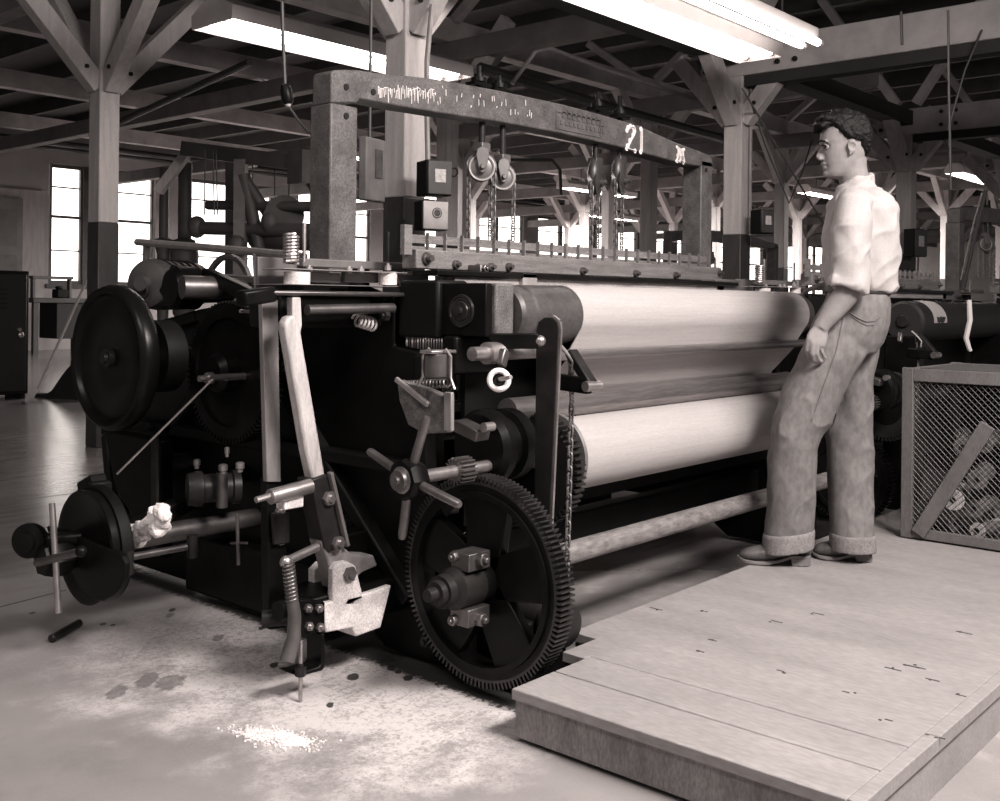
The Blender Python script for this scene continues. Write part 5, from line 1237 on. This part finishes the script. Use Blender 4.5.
# ---- machine with rolls in front of the left windows
D = 9.3
tm = thing('warp_machine', 'tall iron machine with long rolls silhouetted in front of the left windows', 'textile machine', at_d(240, 335, D) * 1.0)
tm.location.z = 0
HZ = mat('hazy_iron', .05, .6, 0, .3, 5); HZ2 = mat('hazy_wood', .12, .7, 0, .3, 5)
def W(mb, n, m=HZ, **k): return mb.build(n, m, tm, **k)
def wp(px, py, dd=0): return at_d(px, py, D+dd)
W(MB().bar(V((*wp(241, 270)[:2], 0)), wp(241, 160), .12, .10, up=RT), 'upright', HZ2)
W(MB().bar(V((*wp(322, 270, -.3)[:2], 0)), wp(322, 150, -.3), .14, .12, up=RT), 'upright')
W(MB().bar(V((*wp(232, 270, 1)[:2], 0)), wp(232, 160, 1), .12, .10, up=RT), 'upright')
W(MB().tube([wp(243, 175), wp(251, 210), wp(258, 240), wp(262, 285), wp(262, 330)], [.07, .06, .055, .05, .05], 12), 'curved_arm')
W(MB().tube([wp(244, 180), wp(262, 205), wp(278, 228), wp(300, 248)], [.06, .05, .05, .05], 12), 'curved_arm')
W(MB().cyl(wp(208, 205, .3), wp(334, 207, -.4), .045, n=20), 'roll')
W(MB().cyl(wp(198, 228, .3), wp(334, 231, -.4), .060, n=20), 'roll')
W(MB().ball(wp(197, 227, .3), .085, (1, 1, 1.2)), 'roll_head')
W(MB().cyl(wp(256, 238, .2), wp(330, 240, -.4), .10, n=20), 'roll')
W(MB().bar(wp(186, 149, .4), wp(312, 165, -.3), .14, .13), 'top_beam')
W(MB().cyl(wp(258, 166), wp(300, 171), .02, n=8), 'tie_rod')
W(MB().box(wp(305, 168, -.3), (.22, .2, .28)), 'bearing_block')
W(MB().tube([wp(312, 178, -.3), wp(322, 196, -.3), wp(330, 215, -.3)], .07, 10), 'bearing_arm')
for a_ in ((237, 247), (270, 222), (287, 232)): W(MB().ball(wp(*a_, -.1), .08, (1, 1, 1.3)), 'gear_case')
W(MB().lathe(wp(285, 215, -.1), FW*-1, [(0, .05), (0, .17), (.05, .17), (.05, .05)], 28), 'hand_wheel')
for px in (205, 213, 216, 253, 275, 290): W(MB().cyl(wp(px, 150 if px < 230 else 158), wp(px-2+random.random()*4, 215 if px < 230 else 196), .006, n=6), 'wire')
# two pipe posts with pumps at their feet
for px, top, k, lab in ((163, 168, 0, 'slim dark standpipe with valve left of the thicker one, in front of the windows'), (184, 163, 1, 'thick dark standpipe with round pump body in front of the left windows')):
    b = at_d(px, 300, 10.2); t = thing('standpipe', lab, 'pipe', (b.x, b.y, 0), 'standpipes')
    MB().cyl((b.x, b.y, .6), (b.x, b.y, at_d(px, top, 10.2).z), .045 + .02*k, n=16).build('pipe', HZ, t)
    MB().lathe((b.x, b.y, 0), UP, [(0, .09), (.08, .09), (.12, .05), (.9, .05), (1.0, .055 + .05*k), (at_d(px, 254, 10.2).z-.1, .13 if k else .06), (at_d(px, 254, 10.2).z, .135 if k else .06), (at_d(px, 240, 10.2).z, .1), (at_d(px, 238, 10.2).z, .05)], 24).build('pump_body', HZ, t)
o = MB().bar(at_d(158, 192, 9.9), at_d(190, 149, 9.9), .10, .08).build('trim_5', POSTM); struct(o)
# ---- left : dark locker, bench, mop
q = on_z(5, 402, 0); r = on_z(28, 399, 0)
lk = thing('steel_locker', 'tall black locker at the left edge of the photo', 'locker', (q.x+.2, q.y+.2, 0))
a_ = V((r.x, r.y, 0)); dz = on_z(28, 399, 0); hgt = EYE + (296-271)*dz.dot(FW)/F
ux = V((1, 0, 0)); 
MB().box2((a_.x-.75, a_.y, .06), (a_.x, a_.y+.5, hgt)).build('body', IRON2, lk, .01)
MB().box2((a_.x-.72, a_.y-.012, .1), (a_.x-.03, a_.y, hgt-.04)).build('door', mat('dark_locker_door', .012, .4, 0, .2, 5), lk, .005)
for dx in (-.7, -.06): MB().box2((a_.x+dx, a_.y+.05, 0), (a_.x+dx+.05, a_.y+.45, .06)).build('foot', IRON2, lk)
for k in range(5): MB().box2((a_.x-.45, a_.y-.02, hgt-.22-k*.05), (a_.x-.25, a_.y-.012, hgt-.2-k*.05)).build('vent_slot', IRONG, lk)
MB().cyl((a_.x-.12, a_.y-.012, .78), (a_.x-.12, a_.y-.05, .78), .02, n=10).build('handle', STEEL, lk)
MB().ball((a_.x-.10, a_.y-.03, .72), .035, (1, .5, 1)).build('padlock', STEEL, lk)
q = on_y(30, 350, 20.5); x0 = on_y(33, 330, 20.5).x; x1 = on_y(97, 330, 20.5).x
be = thing('work_bench', 'dark work bench below the first window on the left', 'bench', ((x0+x1)/2, 20.9, 0))
MB().box2((x0, 20.5, 1.02), (x1, 21.4, 1.12)).build('bench_top', mat('dark_bench', .05, .6, 0, .3, 3), be, .01)
MB().box2((x0+.5, 20.55, .3), (x1-.05, 21.3, 1.02)).build('drawer_unit', mat('black_bench', .012, .7), be, .01)
for xx in (x0+.02, x1-.12):
    for yy in (20.52, 21.28): MB().box2((xx, yy, 0), (xx+.1, yy+.1, 1.02)).build('leg', MATS['dark_bench'], be)
q = on_y(61, 284, 20.8); o = MB().box2((q.x-.12, 20.7, 1.12), (q.x+.12, 20.95, 1.3)).box2((q.x-.08, 20.75, 1.3), (q.x+.02, 20.9, 1.36)).build('vice', IRON2, bevel=.02); tag(o, 'small black vice on the dark bench under the first window', 'vice')
q = on_y(55, 272, 20.9); o = MB().box2((q.x-.5, 20.8, 1.5), (q.x+.35, 21.0, 1.56)).box2((q.x-.48, 20.84, 1.12), (q.x-.43, 20.96, 1.5)).box2((q.x+.28, 20.84, 1.12), (q.x+.33, 20.96, 1.5)).build('bench_shelf', HZ2, bevel=.005); tag(o, 'narrow shelf rack standing on the dark bench by the window', 'shelf')
# dust mop : long pole with a wide dark head
b0 = on_z(38, 394, 0); b0.z = .06; tp_ = at_d(95, 262, b0.dot(FW)-.5)
mp = thing('dust_mop', 'long-handled dust mop with a dark head, leaning left of the flywheel', 'mop', (b0.x, b0.y, 0))
MB().cyl(b0, tp_, .016, n=12).build('handle', mat('pale_mop_pole', .5, .5), mp)
a_ = on_z(35, 397, 0); b_ = on_z(97, 400, 0); n = 18; rs = []
dv = (b_-a_)
for i in range(n+1):
    t = i/n; c_ = a_ + dv*t; hh = .05 + .36*max(0, math.sin(PI*min(1, max(0, (t-.18)/.95))))**1.3 if t > .18 else .05
    rs.append([c_ + V((-.05, -.09, 0)), c_ + V((.12, .09, 0)), c_ + V((.09, .07, hh*.8)), c_ + V((.03, 0, hh)), c_ + V((-.02, -.06, hh*.8))])
MB().rings(rs).build('mop_head', mat('sooty_mop', .006, .9, 0, .3, 20, .5), mp)
MB().tube([at_d(73, 372, b0.dot(FW)), at_d(72, 362, b0.dot(FW)), at_d(76, 352, b0.dot(FW)), at_d(80, 358, b0.dot(FW))], .02, 8).build('wire_loop', IRONG, mp)
# ---- loose things on the floor
a_ = on_z(51, 639, .014); b_ = on_z(79, 623, .014); dv = (b_-a_).normalized()
o = MB().lathe(a_, dv, [(0, .001), (0, .010), (.004, .014), ((b_-a_).length, .014), ((b_-a_).length+.004, .01), ((b_-a_).length+.004, .001)], 18).build('steel_rod', IRONG); tag(o, 'short dark steel rod lying on the floor below the star knob', 'rod')
random.seed(21)
m_ = MB(); c_ = on_z(276, 738, 0); e1 = (on_z(312, 748, 0)-on_z(240, 733, 0)).normalized(); e2 = V((-e1.y, e1.x, 0))
for i in range(900):
    a1 = random.gauss(0, .055); a2 = random.gauss(0, .022); p = c_ + e1*a1 + e2*a2; s_ = random.uniform(.0012, .004)
    m_.box(p + UP*(s_*.4 + max(0, .010*(1 - (a1/.09)**2 - (a2/.04)**2))*random.random()), (s_*2, s_*1.3, s_), Matrix.Rotation(random.random()*3, 3, 'Z'))
rs = []
for i in range(7):
    k = i/6; rs.append([c_ + e1*math.cos(2*PI*j/40)*(.10*(1-k*.9))*(1+.12*math.sin(5*j)) + e2*math.sin(2*PI*j/40)*(.036*(1-k*.9))*(1+.15*math.cos(7*j)) + UP*(.001 + .010*k**.8) for j in range(40)])
m_.rings(rs)
o = m_.build('lint_pile', mat('white_lint', .8, .95, 0, .15, 60, .5, fine=.2), smooth=False); tag(o, 'small bright heap of white lint swept up on the open floor', 'lint', kind='stuff')
for i, (p0, p1) in enumerate((((-20, 505), (72, 493.5)), ((-20, 612), (66, 590)))):
    a_, b_ = on_z(*p0, .0005), on_z(*p1, .0005); struct(MB().bar(a_, b_, .006 + .004*(1-i), .001).build('trim_%d' % (6+i), jm))
